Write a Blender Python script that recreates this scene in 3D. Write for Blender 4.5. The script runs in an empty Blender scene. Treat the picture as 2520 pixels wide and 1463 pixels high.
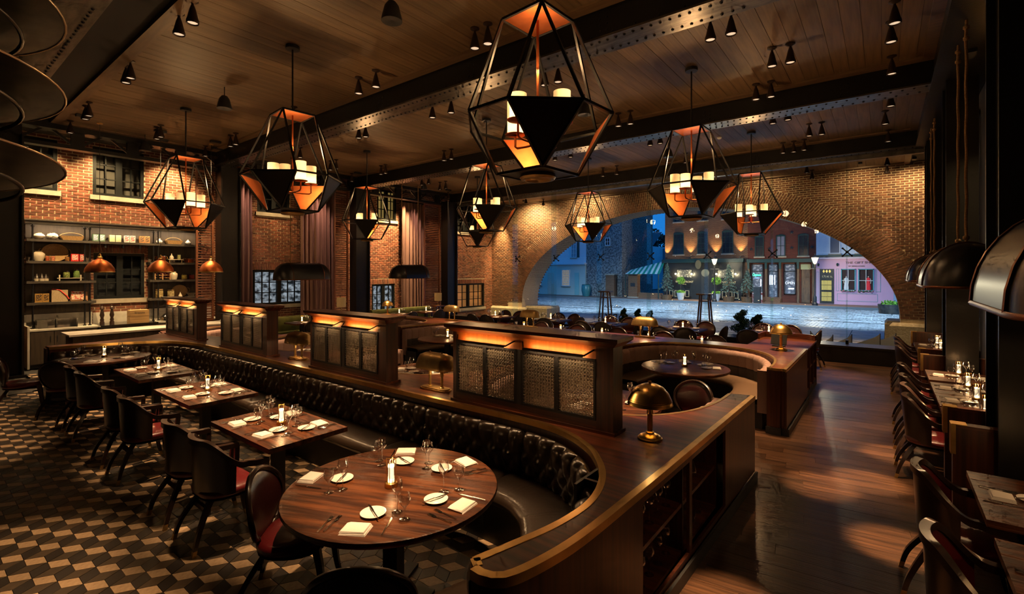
import bpy, bmesh, math, random
from mathutils import Vector, Matrix
S = bpy.context.scene
C = S.collection
RND = random.Random(11)
PI = math.pi
sin, cos = math.sin, math.cos

# ------------------------------------------------------------------ camera, world, exposure
FPX, HOR, YAW, CAMH = 1180.0, 669.0, math.radians(37.85), 2.3
_cd = bpy.data.cameras.new('camera')
_cd.sensor_fit = 'HORIZONTAL'; _cd.sensor_width = 36.0
_cd.lens = FPX / 2520 * 36.0
_cd.shift_y = (HOR - 731.5) / 2520.0
_cd.clip_end = 400
_cam = bpy.data.objects.new('camera', _cd)
_cam.location = (0, 0, CAMH); _cam.rotation_euler = (PI / 2, 0, YAW)
C.objects.link(_cam); S.camera = _cam

_w = bpy.data.worlds.new('dusk_sky'); S.world = _w
_w.use_nodes = True
_bg = _w.node_tree.nodes['Background']
_bg.inputs[0].default_value = (0.012, 0.17, 0.55, 1)
_bg.inputs[1].default_value = 0.9
S.view_settings.view_transform = 'Standard'
S.view_settings.look = 'None'
S.view_settings.gamma = 1.0
S.view_settings.use_curve_mapping = False
S.view_settings.exposure = 0.45
try:
    cy = S.cycles
    cy.use_denoising = True
    cy.denoiser = 'OPENIMAGEDENOISE'
    cy.use_light_tree = True
    cy.max_bounces = 4; cy.diffuse_bounces = 2; cy.glossy_bounces = 2
    cy.transmission_bounces = 2; cy.transparent_max_bounces = 14
    cy.use_adaptive_sampling = True; cy.adaptive_threshold = 0.09; cy.adaptive_min_samples = 12; cy.debug_use_spatial_splits = True
    cy.sample_clamp_indirect = 2.5; cy.sample_clamp_direct = 0
    cy.caustics_reflective = False; cy.caustics_refractive = False
    cy.blur_glossy = 1.0
except Exception:
    pass

# ------------------------------------------------------------------ helpers
def zc_of(x, y): return -x * sin(YAW) + y * cos(YAW)
def px_of(x, y, z):
    d = zc_of(x, y)
    if d < 0.3: return None
    return 1260 + FPX * (x * cos(YAW) + y * sin(YAW)) / d, HOR - FPX * (z - CAMH) / d
def in_view(x, y, z, m=20):
    p = px_of(x, y, z)
    return p is not None and -m < p[0] < 2520 + m and -m < p[1] < 1463 + m

class MB:
    def __init__(s): s.v = []; s.f = []
    def add(s, vs, fs):
        o = len(s.v); s.v.extend([tuple(v) for v in vs]); s.f.extend([tuple(i + o for i in f) for f in fs]); return s
    def box(s, c, d, rz=0.0, m=None):
        x, y, z = d[0] / 2, d[1] / 2, d[2] / 2
        vs = [Vector((a * x, b * y, e * z)) for e in (-1, 1) for a, b in ((-1, -1), (1, -1), (1, 1), (-1, 1))]
        if m is not None: vs = [m @ v for v in vs]
        if rz:
            r = Matrix.Rotation(rz, 3, 'Z'); vs = [r @ v for v in vs]
        c = Vector(c); vs = [v + c for v in vs]
        return s.add(vs, [(3, 2, 1, 0), (4, 5, 6, 7), (0, 1, 5, 4), (1, 2, 6, 5), (2, 3, 7, 6), (3, 0, 4, 7)])
    def b2(s, x0, x1, y0, y1, z0, z1): return s.box(((x0 + x1) / 2, (y0 + y1) / 2, (z0 + z1) / 2), (x1 - x0, y1 - y0, z1 - z0))
    def bar(s, p, q, w, h, up=(0, 0, 1)):
        p, q = Vector(p), Vector(q); d = (q - p); l = d.length; d.normalize()
        u = Vector(up)
        if abs(d.dot(u)) > .98: u = Vector((1, 0, 0)) if abs(d.x) < .9 else Vector((0, 1, 0))
        a = d.cross(u).normalized(); b = a.cross(d).normalized()
        m = Matrix((a, d, b)).transposed()
        return s.box((p + q) / 2, (w, l, h), m=m)
    def cyl(s, p, q, r0, r1=None, n=12, cap=True):
        r1 = r0 if r1 is None else r1
        p, q = Vector(p), Vector(q); d = (q - p).normalized()
        a = d.cross(Vector((0, 0, 1)))
        if a.length < .05: a = Vector((1, 0, 0))
        a.normalize(); b = d.cross(a)
        vs = []
        for c, r in ((p, r0), (q, r1)):
            for i in range(n):
                t = 2 * PI * i / n; vs.append(c + a * (r * cos(t)) + b * (r * sin(t)))
        fs = [(i, (i + 1) % n, n + (i + 1) % n, n + i) for i in range(n)]
        if cap: fs += [tuple(range(n - 1, -1, -1)), tuple(range(n, 2 * n))]
        return s.add(vs, fs)
    def lathe(s, prof, n=16, c=(0, 0, 0), sx=1, sy=1, rz=0):
        vs = []; fs = []; cz = Vector(c); m = len(prof)
        for r, z in prof:
            for i in range(n):
                t = 2 * PI * i / n
                v = Vector((r * cos(t) * sx, r * sin(t) * sy, z))
                if rz: v.rotate(Matrix.Rotation(rz, 3, 'Z'))
                vs.append(v + cz)
        for j in range(m - 1):
            for i in range(n):
                fs.append((j * n + i, j * n + (i + 1) % n, (j + 1) * n + (i + 1) % n, (j + 1) * n + i))
        return s.add(vs, fs)
    def tube(s, path, r, n=6, closed=False):
        P = [Vector(p) for p in path]; m = len(P); vs = []; prev = None
        for k in range(m):
            a = P[(k - 1) % m] if (closed or k > 0) else P[k]
            b = P[(k + 1) % m] if (closed or k < m - 1) else P[k]
            d = (b - a).normalized()
            if prev is None:
                u = Vector((0, 0, 1)) if abs(d.z) < .9 else Vector((1, 0, 0))
                e = d.cross(u).normalized()
            else:
                e = (prev - d * prev.dot(d)); e.normalize()
            prev = e; g = d.cross(e)
            rr = r[k] if isinstance(r, (list, tuple)) else r
            for i in range(n):
                t = 2 * PI * i / n; vs.append(P[k] + e * (rr * cos(t)) + g * (rr * sin(t)))
        fs = []
        for k in range(m if closed else m - 1):
            k2 = (k + 1) % m
            for i in range(n): fs.append((k * n + i, k * n + (i + 1) % n, k2 * n + (i + 1) % n, k2 * n + i))
        if not closed: fs += [tuple(range(n - 1, -1, -1)), tuple(range((m - 1) * n, m * n))]
        return s.add(vs, fs)
    def prism(s, poly, z0, z1):
        n = len(poly)
        vs = [(p[0], p[1], z0) for p in poly] + [(p[0], p[1], z1) for p in poly]
        return s.add(vs, [tuple(range(n - 1, -1, -1)), tuple(range(n, 2 * n))] + [(i, (i + 1) % n, n + (i + 1) % n, n + i) for i in range(n)])
    def ngon(s, pts): return s.add(pts, [tuple(range(len(pts)))])
    def slab(s, pts, t):
        # planar polygon with thickness t along its normal
        P = [Vector(p) for p in pts]; nrm = (P[1] - P[0]).cross(P[2] - P[0]).normalized() * t
        n = len(P)
        return s.add(P + [p + nrm for p in P], [tuple(range(n - 1, -1, -1)), tuple(range(n, 2 * n))] + [(i, (i + 1) % n, n + (i + 1) % n, n + i) for i in range(n)])
    def sweep(s, path, sec, closed=False):
        # path: list of (x,y,nx,ny); sec: list of (offset along normal, z)
        m = len(sec); vs = []
        for x, y, nx, ny in path:
            for o, z in sec: vs.append((x + nx * o, y + ny * o, z))
        fs = []; k = len(path)
        for i in range(k if closed else k - 1):
            i2 = (i + 1) % k
            for j in range(m):
                j2 = (j + 1) % m
                fs.append((i * m + j, i2 * m + j, i2 * m + j2, i * m + j2))
        if not closed: fs += [tuple(range(m)), tuple(range(k * m - 1, (k - 1) * m - 1, -1))]
        return s.add(vs, fs)
    def grid(s, fn, nu, nv, cu=False):
        vs = [fn(i / nu, j / nv) for i in range(nu + (0 if cu else 1)) for j in range(nv + 1)]
        w = nv + 1; fs = []
        for i in range(nu):
            i2 = (i + 1) % nu if cu else i + 1
            for j in range(nv): fs.append((i * w + j, i2 * w + j, i2 * w + j + 1, i * w + j + 1))
        return s.add(vs, fs)
    def mesh(s, name, mat, smooth=35):
        me = bpy.data.meshes.new(name); me.from_pydata(s.v, [], s.f)
        bm = bmesh.new(); bm.from_mesh(me); bmesh.ops.recalc_face_normals(bm, faces=bm.faces); bm.to_mesh(me); bm.free()
        if smooth:
            me.polygons.foreach_set('use_smooth', [True] * len(me.polygons))
            me.set_sharp_from_angle(angle=math.radians(smooth))
        if mat is not None: me.materials.append(mat)
        return me
    def build(s, name, mat, parent=None, smooth=35, world=False):
        return link(name, s.mesh(name, mat, smooth), parent, world)

def link(name, me, parent=None, world=False, loc=None, rz=0):
    o = bpy.data.objects.new(name, me); C.objects.link(o)
    if parent is not None:
        o.parent = parent
        if world: o.location = -Vector(parent.location)
    if loc is not None: o.location = loc
    if rz: o.rotation_euler = (0, 0, rz)
    return o
def tag(o, label=None, cat=None, group=None, kind=None):
    if label: o['label'] = label
    if cat: o['category'] = cat
    if group: o['group'] = group
    if kind: o['kind'] = kind
    return o
def thing(name, label, cat, loc=(0, 0, 0), rz=0.0, group=None):
    o = bpy.data.objects.new(name, None); C.objects.link(o); o.empty_display_size = .1
    o.location = loc; o.rotation_euler = (0, 0, rz)
    return tag(o, label, cat, group)
def clone(root, loc, rz=0.0, label=None, group=None, parent=None):
    r = root.copy(); C.objects.link(r)
    if parent is not None: r.parent = parent
    if loc is not None: r.location = loc; r.rotation_euler = (root.rotation_euler[0], root.rotation_euler[1], rz)
    if label: r['label'] = label
    if group: r['group'] = group
    for ch in KIDS.get(root.name, []) or list(root.children):
        clone(ch, None, parent=r)
    return r
KIDS = {}
def struct(name, mb, mat, parent=None, smooth=0, label=None):
    o = mb.build(name, mat, parent, smooth); o['kind'] = 'structure'
    if label: o['label'] = label
    return o
def spot(loc, target, w, col=(1, .62, .3), ang=40, blend=.6, r=.04, parent=None, name='spot_light'):
    d = bpy.data.lights.new(name, 'SPOT'); d.energy = w; d.color = col; d.spot_size = math.radians(ang); d.spot_blend = blend; d.shadow_soft_size = r
    o = bpy.data.objects.new(name, d); C.objects.link(o); o.location = loc
    o.rotation_euler = (Vector(target) - Vector(loc)).to_track_quat('-Z', 'Y').to_euler()
    if parent is not None: o.parent = parent
    return o
def point(loc, w, col=(1, .6, .28), r=.03, parent=None, name='point_light'):
    d = bpy.data.lights.new(name, 'POINT'); d.energy = w; d.color = col; d.shadow_soft_size = r
    o = bpy.data.objects.new(name, d); C.objects.link(o); o.location = loc
    if parent is not None: o.parent = parent
    return o
def area(loc, target, w, sx, sy, col=(1, .65, .35), parent=None, name='area_light'):
    d = bpy.data.lights.new(name, 'AREA'); d.energy = w; d.color = col; d.shape = 'RECTANGLE'; d.size = sx; d.size_y = sy
    o = bpy.data.objects.new(name, d); C.objects.link(o); o.location = loc
    o.rotation_euler = (Vector(target) - Vector(loc)).to_track_quat('-Z', 'Y').to_euler()
    if parent is not None: o.parent = parent
    return o

# ------------------------------------------------------------------ materials
def _new(name):
    m = bpy.data.materials.new(name); m.use_nodes = True
    nt = m.node_tree; return m, nt, nt.nodes['Principled BSDF']
def _mapping(nt, scale, coord='Object'):
    tc = nt.nodes.new('ShaderNodeTexCoord'); mp = nt.nodes.new('ShaderNodeMapping')
    mp.inputs['Scale'].default_value = scale
    nt.links.new(tc.outputs[coord], mp.inputs[0]); return mp
def _rand(nt):
    g = nt.nodes.new('ShaderNodeNewGeometry'); oi = nt.nodes.new('ShaderNodeObjectInfo')
    a = nt.nodes.new('ShaderNodeMath'); a.operation = 'ADD'
    nt.links.new(g.outputs['Random Per Island'], a.inputs[0]); nt.links.new(oi.outputs['Random'], a.inputs[1])
    f = nt.nodes.new('ShaderNodeMath'); f.operation = 'FRACT'; nt.links.new(a.outputs[0], f.inputs[0]); return f.outputs[0]
def mat(name, c, rough=.5, metal=0.0, c2=None, scale=(8, 8, 8), detail=4, rand=0.0, bump=0.0, bscale=60, coat=0.0, emit=None, es=0.0, contrast=(.35, .65), spec=.5, coord='Object'):
    m, nt, b = _new(name); L = nt.links
    b.inputs['Base Color'].default_value = (*c, 1); b.inputs['Roughness'].default_value = rough; b.inputs['Metallic'].default_value = metal
    b.inputs['Specular IOR Level'].default_value = spec
    if coat: b.inputs['Coat Weight'].default_value = coat; b.inputs['Coat Roughness'].default_value = .15
    if emit: b.inputs['Emission Color'].default_value = (*emit, 1); b.inputs['Emission Strength'].default_value = es
    col = None
    if c2 is not None:
        mp = _mapping(nt, scale, coord); n = nt.nodes.new('ShaderNodeTexNoise'); n.inputs['Scale'].default_value = 1.0; n.inputs['Detail'].default_value = detail
        L.new(mp.outputs[0], n.inputs['Vector'])
        cr = nt.nodes.new('ShaderNodeValToRGB'); e = cr.color_ramp.elements
        e[0].position, e[1].position = contrast; e[0].color = (*c, 1); e[1].color = (*c2, 1)
        L.new(n.outputs[0], cr.inputs[0]); col = cr.outputs[0]
    if rand:
        f = _rand(nt); mr = nt.nodes.new('ShaderNodeMapRange'); mr.inputs[3].default_value = 1 - rand; mr.inputs[4].default_value = 1 + rand
        L.new(f, mr.inputs[0]); hs = nt.nodes.new('ShaderNodeHueSaturation'); L.new(mr.outputs[0], hs.inputs['Value'])
        if col is None: hs.inputs['Color'].default_value = (*c, 1)
        else: L.new(col, hs.inputs['Color'])
        col = hs.outputs[0]
    if col is not None: L.new(col, b.inputs['Base Color'])
    if bump:
        mp2 = _mapping(nt, (bscale,) * 3 if not isinstance(bscale, tuple) else bscale, coord); n2 = nt.nodes.new('ShaderNodeTexNoise'); n2.inputs['Scale'].default_value = 1.0; n2.inputs['Detail'].default_value = 3
        L.new(mp2.outputs[0], n2.inputs['Vector']); bp = nt.nodes.new('ShaderNodeBump'); bp.inputs['Strength'].default_value = bump; bp.inputs['Distance'].default_value = .01
        L.new(n2.outputs[0], bp.inputs['Height']); L.new(bp.outputs[0], b.inputs['Normal'])
    return m
def emis(name, c, s):
    m, nt, b = _new(name); b.inputs['Base Color'].default_value = (*c, 1)
    b.inputs['Emission Color'].default_value = (*c, 1); b.inputs['Emission Strength'].default_value = s; b.inputs['Roughness'].default_value = .6
    m.cycles.emission_sampling = 'NONE'
    return m
def clear_glass(name, tint=(1, 1, 1), k=.9, power=2.2, base=.05, rough=.02):
    # thin clear glass: transparent seen face-on, mirror-like at grazing angles
    m = bpy.data.materials.new(name); m.use_nodes = True; nt = m.node_tree; nt.nodes.clear(); L = nt.links
    out = nt.nodes.new('ShaderNodeOutputMaterial'); mx = nt.nodes.new('ShaderNodeMixShader'); tr = nt.nodes.new('ShaderNodeBsdfTransparent'); gl = nt.nodes.new('ShaderNodeBsdfGlossy')
    tr.inputs[0].default_value = (*tint, 1); gl.inputs['Roughness'].default_value = rough
    lw = nt.nodes.new('ShaderNodeLayerWeight'); lw.inputs[0].default_value = .5
    pw = nt.nodes.new('ShaderNodeMath'); pw.operation = 'POWER'; pw.inputs[1].default_value = power; L.new(lw.outputs['Facing'], pw.inputs[0])
    ml = nt.nodes.new('ShaderNodeMath'); ml.operation = 'MULTIPLY_ADD'; ml.inputs[1].default_value = k; ml.inputs[2].default_value = base; ml.use_clamp = True
    L.new(pw.outputs[0], ml.inputs[0]); L.new(ml.outputs[0], mx.inputs[0]); L.new(tr.outputs[0], mx.inputs[1]); L.new(gl.outputs[0], mx.inputs[2]); L.new(mx.outputs[0], out.inputs[0])
    return m

STEEL = mat('blackened_steel', (.016, .015, .015), .38, .6, bump=.15, bscale=25)
STEEL2 = mat('grey_steel', (.10, .095, .09), .4, .85, c2=(.2, .18, .16), scale=(5, 5, 5))
BLACK = mat('black_paint', (.012, .012, .013), .5)
BRASS = mat('aged_brass', (.80, .52, .18), .30, 1.0, c2=(.62, .38, .12), scale=(6, 6, 6))
DBRASS = mat('dull_brass', (.55, .38, .16), .40, 1.0, c2=(.40, .27, .11), scale=(9, 9, 9))
COPPER = mat('copper_leaf', (.52, .145, .043), .42, 1.0, c2=(.38, .10, .03), scale=(5, 5, 5))
CHROME = mat('polished_steel', (.7, .68, .65), .15, 1.0)
WALNUT = mat('dark_walnut', (.045, .012, .005), .34, 0, c2=(.15, .038, .013), scale=(1.2, 26, 26), detail=6, coat=.12, contrast=(.4, .62))
WALNUTY = mat('walnut_vertical', (.032, .009, .005), .36, 0, c2=(.085, .023, .010), scale=(34, 34, 1.0), detail=6, coat=.1)
TABLEW = mat('rustic_table_wood', (.032, .010, .005), .34, 0, c2=(.125, .040, .013), scale=(2, 20, 20), detail=7, bump=.35, bscale=(3, 60, 60), coat=.05, contrast=(.4, .64), spec=.35)
CHAIRW = mat('ebonised_wood', (.022, .011, .008), .3, 0, coat=.35)
LEATHER = mat('black_leather', (.030, .019, .013), .29, 0, bump=.1, bscale=55, coat=.3, spec=.7)
OXBLOOD = mat('oxblood_leather', (.10, .008, .010), .33, 0, bump=.12, bscale=60, coat=.15)
SHADOX = mat('shaded_oxblood_leather', (.032, .005, .006), .3, 0, bump=.1, bscale=60, coat=.2)  # oxblood with the backrest's shadow put into a darker colour
TANL = mat('taupe_leather', (.14, .085, .05), .42, 0, bump=.1, bscale=40)
TWEED = mat('mauve_tweed', (.26, .155, .13), .9, 0, c2=(.36, .235, .20), scale=(120, 120, 160), bump=.4, bscale=200)
DTWEED = mat('dark_upholstery', (.035, .026, .024), .7, 0, bump=.2, bscale=80)
GREENV = mat('green_velvet', (.075, .085, .012), .8, 0, c2=(.12, .13, .02), scale=(6, 6, 6))
LINEN = mat('white_linen', (.78, .73, .68), .85, 0, bump=.15, bscale=180)
CHINA = mat('white_china', (.82, .79, .74), .15, 0, coat=.4)
GLASS = clear_glass('wine_glass', (.94, .94, .94), .9, 1.3, .13, .11)
PANE = clear_glass('window_pane', (.95, .97, .98), .35, 4, .012, .0)
LIT = emis('candle_glow', (1, .72, .36), 7.0)
FROST = emis('frosted_shade', (1, .62, .27), 1.25)
BULB = emis('bulb_glow', (1, .78, .45), 22.0)
# ================================================================== the setting
ZC = 5.7                      # underside of the ceiling boards
XL, XR = -14.87, 0.62         # ceiling edges
WL = -16.5                    # left brick wall
YG, YA = 15.3, 19.5           # glass wall, arch wall
GROUT = mat('dark_grout', (.02, .017, .015), .8)
T_LIGHT = mat('cream_cement_tile', (.36, .25, .15), .5, c2=(.27, .18, .105), scale=(30, 30, 30), rand=.16)
T_BROWN = mat('brown_cement_tile', (.055, .037, .022), .45, c2=(.04, .027, .016), scale=(30, 30, 30), rand=.2)
T_BLACK = mat('black_cement_tile', (.018, .014, .012), .42, rand=.2)
OAKF = mat('dark_oak_board', (.018, .009, .005), .33, c2=(.062, .027, .012), scale=(1.4, 26, 26), detail=7, rand=.35, bump=.3, bscale=(3, 70, 70), coat=.12)
CEILW = mat('ceiling_board', (.19, .117, .056), .55, c2=(.12, .073, .035), scale=(18, 1.1, 18), detail=6, rand=.16, bump=.1, bscale=(40, 3, 40))
SLATE = mat('slate_slab', (.03, .027, .023), .5, c2=(.05, .043, .035), scale=(3, 3, 3))
DARKW = mat('dark_plaster', (.02, .018, .017), .8)

floor = struct('floor', MB().b2(-17.2, 2.2, -3.5, 15.1, -.2, -.03), GROUT)
# rhombille tiles
s_ = .127; ax = Vector((s_, 0)); bx = Vector((s_ / 2, s_ * .8660254)); dx_ = Vector((s_ / 2, -s_ * .8660254))
T1, T2 = ax + bx, 2 * bx - ax
def _rh(p, u, v, g=.0022):
    q = [p, p + u, p + u + v, p + v]; c = (q[0] + q[2]) / 2
    return [c + (w - c) * (1 - g * 2 / s_) for w in q]
kinds = [(Vector((0, 0)), ax, bx, T_LIGHT), (ax, -ax, dx_, T_BLACK), (ax, bx, dx_, T_BROWN)]
tiles = []
org = Vector((-5.61, .52))
for i in range(-62, 30):
    for j in range(-40, 62):
        o = org + T1 * i + T2 * j
        if not (-15.2 < o.x < -1.0 and -1.6 < o.y < 3.35): continue
        if -15.0 < o.x < -12.9 and o.y < 1.72: continue
        if o.x > -1.6 and o.y < 1.2: pass
        if o.x > -1.3: continue
        for k, (p, u, v, m) in enumerate(kinds):
            c = o + p + (u + v) / 2
            if not in_view(c.x, c.y, 0, 40): continue
            tiles.append((zc_of(c.x, c.y), k, o))
tiles.sort(key=lambda t: t[0])
tile_me = []
for p, u, v, m in kinds:
    q = _rh(p, u, v); mb = MB(); mb.prism([(w.x, w.y) for w in q], -.028, 0.0); tile_me.append(mb.mesh('tile', m, 0))
rest = [MB(), MB(), MB()]
def tile_shown(t):
    q = px_of(t[2].x, t[2].y, 0); return q is not None and q[0] < 700 and q[1] < 1455
nb = 0
for t in tiles:
    z, k, o = t
    if nb < 300 and tile_shown(t):
        link('tile', tile_me[k], floor, loc=(o.x, o.y, RND.uniform(-.0012, 0))); nb += 1
    else:
        p, u, v, m = kinds[k]; q = _rh(p, u, v); rest[k].prism([((o + w).x, (o + w).y) for w in q], -.028, 0)
for k in range(3): tag(rest[k].build('tile_field', kinds[k][3], floor, 0), kind='stuff')
MB2 = MB()
for ix in range(4):
    for iy in range(3):
        link('slab', MB().b2(-.262, .262, -.535, .535, -.028, 0).mesh('slab', SLATE, 0), floor, loc=(-14.73 + ix * .53, -.9 + iy * 1.08, 0))
# floorboards of the aisle, laid a few degrees off square
fa = math.radians(6.5); bw = .17; board_me = {}
row = 0; y = -1.6
while y < 15.6:
    x = -2.2 - RND.random() * 1.2
    while x < 2.1:
        L_ = RND.choice((1.25, 1.6, 2.0))
        cx, cyy = x + L_ / 2, y
        wx, wy = cx * cos(fa) - cyy * sin(fa) * 0, cyy + cx * sin(fa)
        if wy < 14.75 and cx - L_ / 2 < 1.25:
            if L_ not in board_me: board_me[L_] = MB().box((0, 0, -.014), (L_ - .0018, bw - .0022, .028)).mesh('floorboard', OAKF, 0)
            link('floorboard', board_me[L_], floor, loc=(cx * cos(fa), wy, RND.uniform(-.001, 0)), rz=fa)
        x += L_
    y += bw / cos(fa); row += 1

# ceiling
ceiling = struct('ceiling', MB().b2(-17.2, 2.2, -3.5, 19.9, ZC + .03, ZC + .15), DARKW)
bays = [(2.15, 5.55), (5.95, 10.1), (10.5, 14.9), (15.3, 19.5)]
pw = .215; pl_me = {}
for (y0, y1) in bays:
    x = XL
    pl_me = MB().b2(-pw / 2 + .002, pw / 2 - .002, -(y1 - y0) / 2, (y1 - y0) / 2, 0, .028).mesh('ceiling_board', CEILW, 0)
    while x < XR - .05:
        link('ceiling_board', pl_me, ceiling, loc=(x + pw / 2, (y0 + y1) / 2, ZC + RND.uniform(0, .003))); x += pw
TRIMW = mat('ceiling_trim', (.17, .10, .05), .5, c2=(.12, .07, .035), scale=(2, 20, 20))
nt_ = 0
for (y0, y1) in bays[:3] + [(15.3, 19.4)]:
    for a in ((XL, XR, y0, y0 + .17), (XL, XR, y1 - .17, y1), (XL, XL + .14, y0 + .17, y1 - .17), (XR - .14, XR, y0 + .17, y1 - .17)):
        nt_ += 1
        struct('trim_%d' % nt_, MB().b2(*a, ZC - .035, ZC), TRIMW)
# outer shell
struct('wall_back', MB().b2(-17.2, 2.2, -3.6, -3.5, -.1, 6), DARKW)
struct('wall_right', MB().b2(1.25, 1.4, -3.5, 19.9, -.1, 6), DARKW)
struct('wall_far_left', MB().b2(-17.4, -17.2, -3.5, 19.9, -.1, 6), DARKW)

# ------------------------------------------------------------------ brickwork
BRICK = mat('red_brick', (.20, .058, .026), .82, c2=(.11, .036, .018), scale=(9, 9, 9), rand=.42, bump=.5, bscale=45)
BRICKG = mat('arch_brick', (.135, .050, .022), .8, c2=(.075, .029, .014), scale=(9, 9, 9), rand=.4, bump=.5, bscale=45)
MORTAR = mat('lime_mortar', (.56, .44, .29), .92, c2=(.45, .35, .22), scale=(20, 20, 20), bump=.6, bscale=90)
STONE = mat('limestone', (.38, .33, .25), .75, c2=(.31, .26, .20), scale=(5, 5, 5), bump=.2, bscale=30)
ROUGHST = mat('rough_stone', (.40, .34, .24), .9, c2=(.28, .23, .15), scale=(16, 16, 16), bump=1.0, bscale=22)
BL, BH, MJ = .2, .055, .02
def brick_wall(parent, o, u, n, width, z0, z1, keep, material, depth=.05, maxi=300):
    # o: origin at z=0, u: unit direction along the wall, n: unit normal towards the room
    o, u, n = Vector(o), Vector(u), Vector(n)
    rz = math.atan2(u.y, u.x); cand = []; joined = MB()
    row = 0; z = z0 + MJ
    while z + BH <= z1 + .02:
        x = -(BL + MJ) * (.5 if row % 2 else 0)
        while x < width:
            a, b = max(x, 0), min(x + BL, width)
            for (c0, c1) in keep(a, b, z, z + BH):
                if c1 - c0 < .03: continue
                cc = (c0 + c1) / 2; w = c1 - c0
                p = o + u * cc; pr = RND.uniform(-.004, .006)
                cand.append((zc_of(p.x, p.y), p, w, z + BH / 2, pr, w > BL - .004 and in_view(p.x, p.y, z, 0)))
            x += BL + MJ
        z += BH + MJ; row += 1
    cand.sort(key=lambda c: c[0])
    me = MB().box((0, 0, 0), (BL, depth, BH)).mesh('brick', material, 0); k = 0
    for d, p, w, z, pr, full in cand:
        if not in_view(p.x, p.y, z, 60): continue
        q = p + n * (pr * .6 - depth / 2 + .004)
        if full and k < maxi:
            link('brick', me, parent, loc=(q.x, q.y, z), rz=rz); k += 1
        else: joined.box((q.x, q.y, z), (w, depth, BH), rz)
    if joined.v: tag(joined.build('brick_field', material, parent, 0), kind='stuff')
def cut(holes):
    def keep(a, b, z0, z1):
        segs = [(a, b)]
        for (h0, h1, k0, k1) in holes:
            if z1 <= k0 + .01 or z0 >= k1 - .01: continue
            out = []
            for (s0, s1) in segs:
                if h1 <= s0 or h0 >= s1: out.append((s0, s1)); continue
                if s0 < h0: out.append((s0, h0 - .004))
                if s1 > h1: out.append((h1 + .004, s1))
            segs = out
        return segs
    return keep
# openings of the left wall: (y0, y1, z0, z1, columns, rows, kind)
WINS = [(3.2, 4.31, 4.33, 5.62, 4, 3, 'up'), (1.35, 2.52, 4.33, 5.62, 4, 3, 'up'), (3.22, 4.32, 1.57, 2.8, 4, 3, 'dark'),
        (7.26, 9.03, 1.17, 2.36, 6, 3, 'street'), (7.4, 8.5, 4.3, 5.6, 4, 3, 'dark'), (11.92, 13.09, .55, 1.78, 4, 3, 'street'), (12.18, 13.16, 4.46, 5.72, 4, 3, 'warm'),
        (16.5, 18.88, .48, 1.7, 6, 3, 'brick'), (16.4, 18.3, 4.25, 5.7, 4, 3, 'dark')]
holes = [(w[0] - .5, w[1] - .5, w[2] - (.12), w[3]) for w in WINS]
arches = [(w[0] - .5, w[1] - .5, w[3], w[3] + .22) for w in WINS if w[3] < 4]
wl = MB()
ys = sorted({.5, 20.0} | {w[0] for w in WINS} | {w[1] for w in WINS})
for a, b in zip(ys, ys[1:]):
    zz = [(-.1, 6.0)]
    for w in WINS:
        if w[0] < (a + b) / 2 < w[1]:
            zz2 = []
            for (p, q) in zz:
                zz2 += [(p, w[2]), (w[3], q)] if p <= w[2] and q >= w[3] else [(p, q)]
            zz = zz2
    for (p, q) in zz: wl.b2(WL - .25, WL - .005, a, b, p, q)
wall_left = struct('wall_left', wl, MORTAR)
brick_wall(wall_left, (WL, .5, 0), (0, 1, 0), (1, 0, 0), 19.0, 0.0, 5.95, cut(holes + arches), BRICK)
# soldier-course flat arches over the lower windows
for w in WINS:
    if w[3] > 4: continue
    n = int((w[1] - w[0]) / .078) + 2
    for i in range(n):
        t = (i + .5) / n; yy = w[0] - .05 + t * (w[1] - w[0] + .1)
        lean = (t - .5) * .35
        o = link('brick', MB().box((0, 0, 0), (.05, .062, .2)).mesh('soldier_brick', BRICK, 0), wall_left, loc=(WL - .017 + RND.uniform(-.003, .004), yy + lean * .1, w[3] + .11))
        o.rotation_euler = (-lean, 0, 0)
FRAME = mat('green_black_frame', (.004, .005, .005), .6, spec=.2)
LITW = {'up': mat('grey_sky_window', (.05, .043, .033), .8), 'dark': mat('dark_room', (.004, .004, .004), .9), 'street': mat('street_glow', (.3, .3, .3), .8, c2=(.05, .05, .05), scale=(8, 8, 8)),
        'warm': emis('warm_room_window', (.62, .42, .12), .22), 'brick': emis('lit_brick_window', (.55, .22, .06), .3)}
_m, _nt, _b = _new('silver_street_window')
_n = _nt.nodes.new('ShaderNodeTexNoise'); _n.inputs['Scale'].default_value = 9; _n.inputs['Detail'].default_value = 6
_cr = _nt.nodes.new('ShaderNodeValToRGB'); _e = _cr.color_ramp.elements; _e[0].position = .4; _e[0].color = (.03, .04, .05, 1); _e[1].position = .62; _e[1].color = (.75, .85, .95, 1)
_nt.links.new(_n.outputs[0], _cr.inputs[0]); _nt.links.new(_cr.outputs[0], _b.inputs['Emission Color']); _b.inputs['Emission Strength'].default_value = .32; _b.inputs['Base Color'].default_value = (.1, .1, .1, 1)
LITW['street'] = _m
wn = 0
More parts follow.
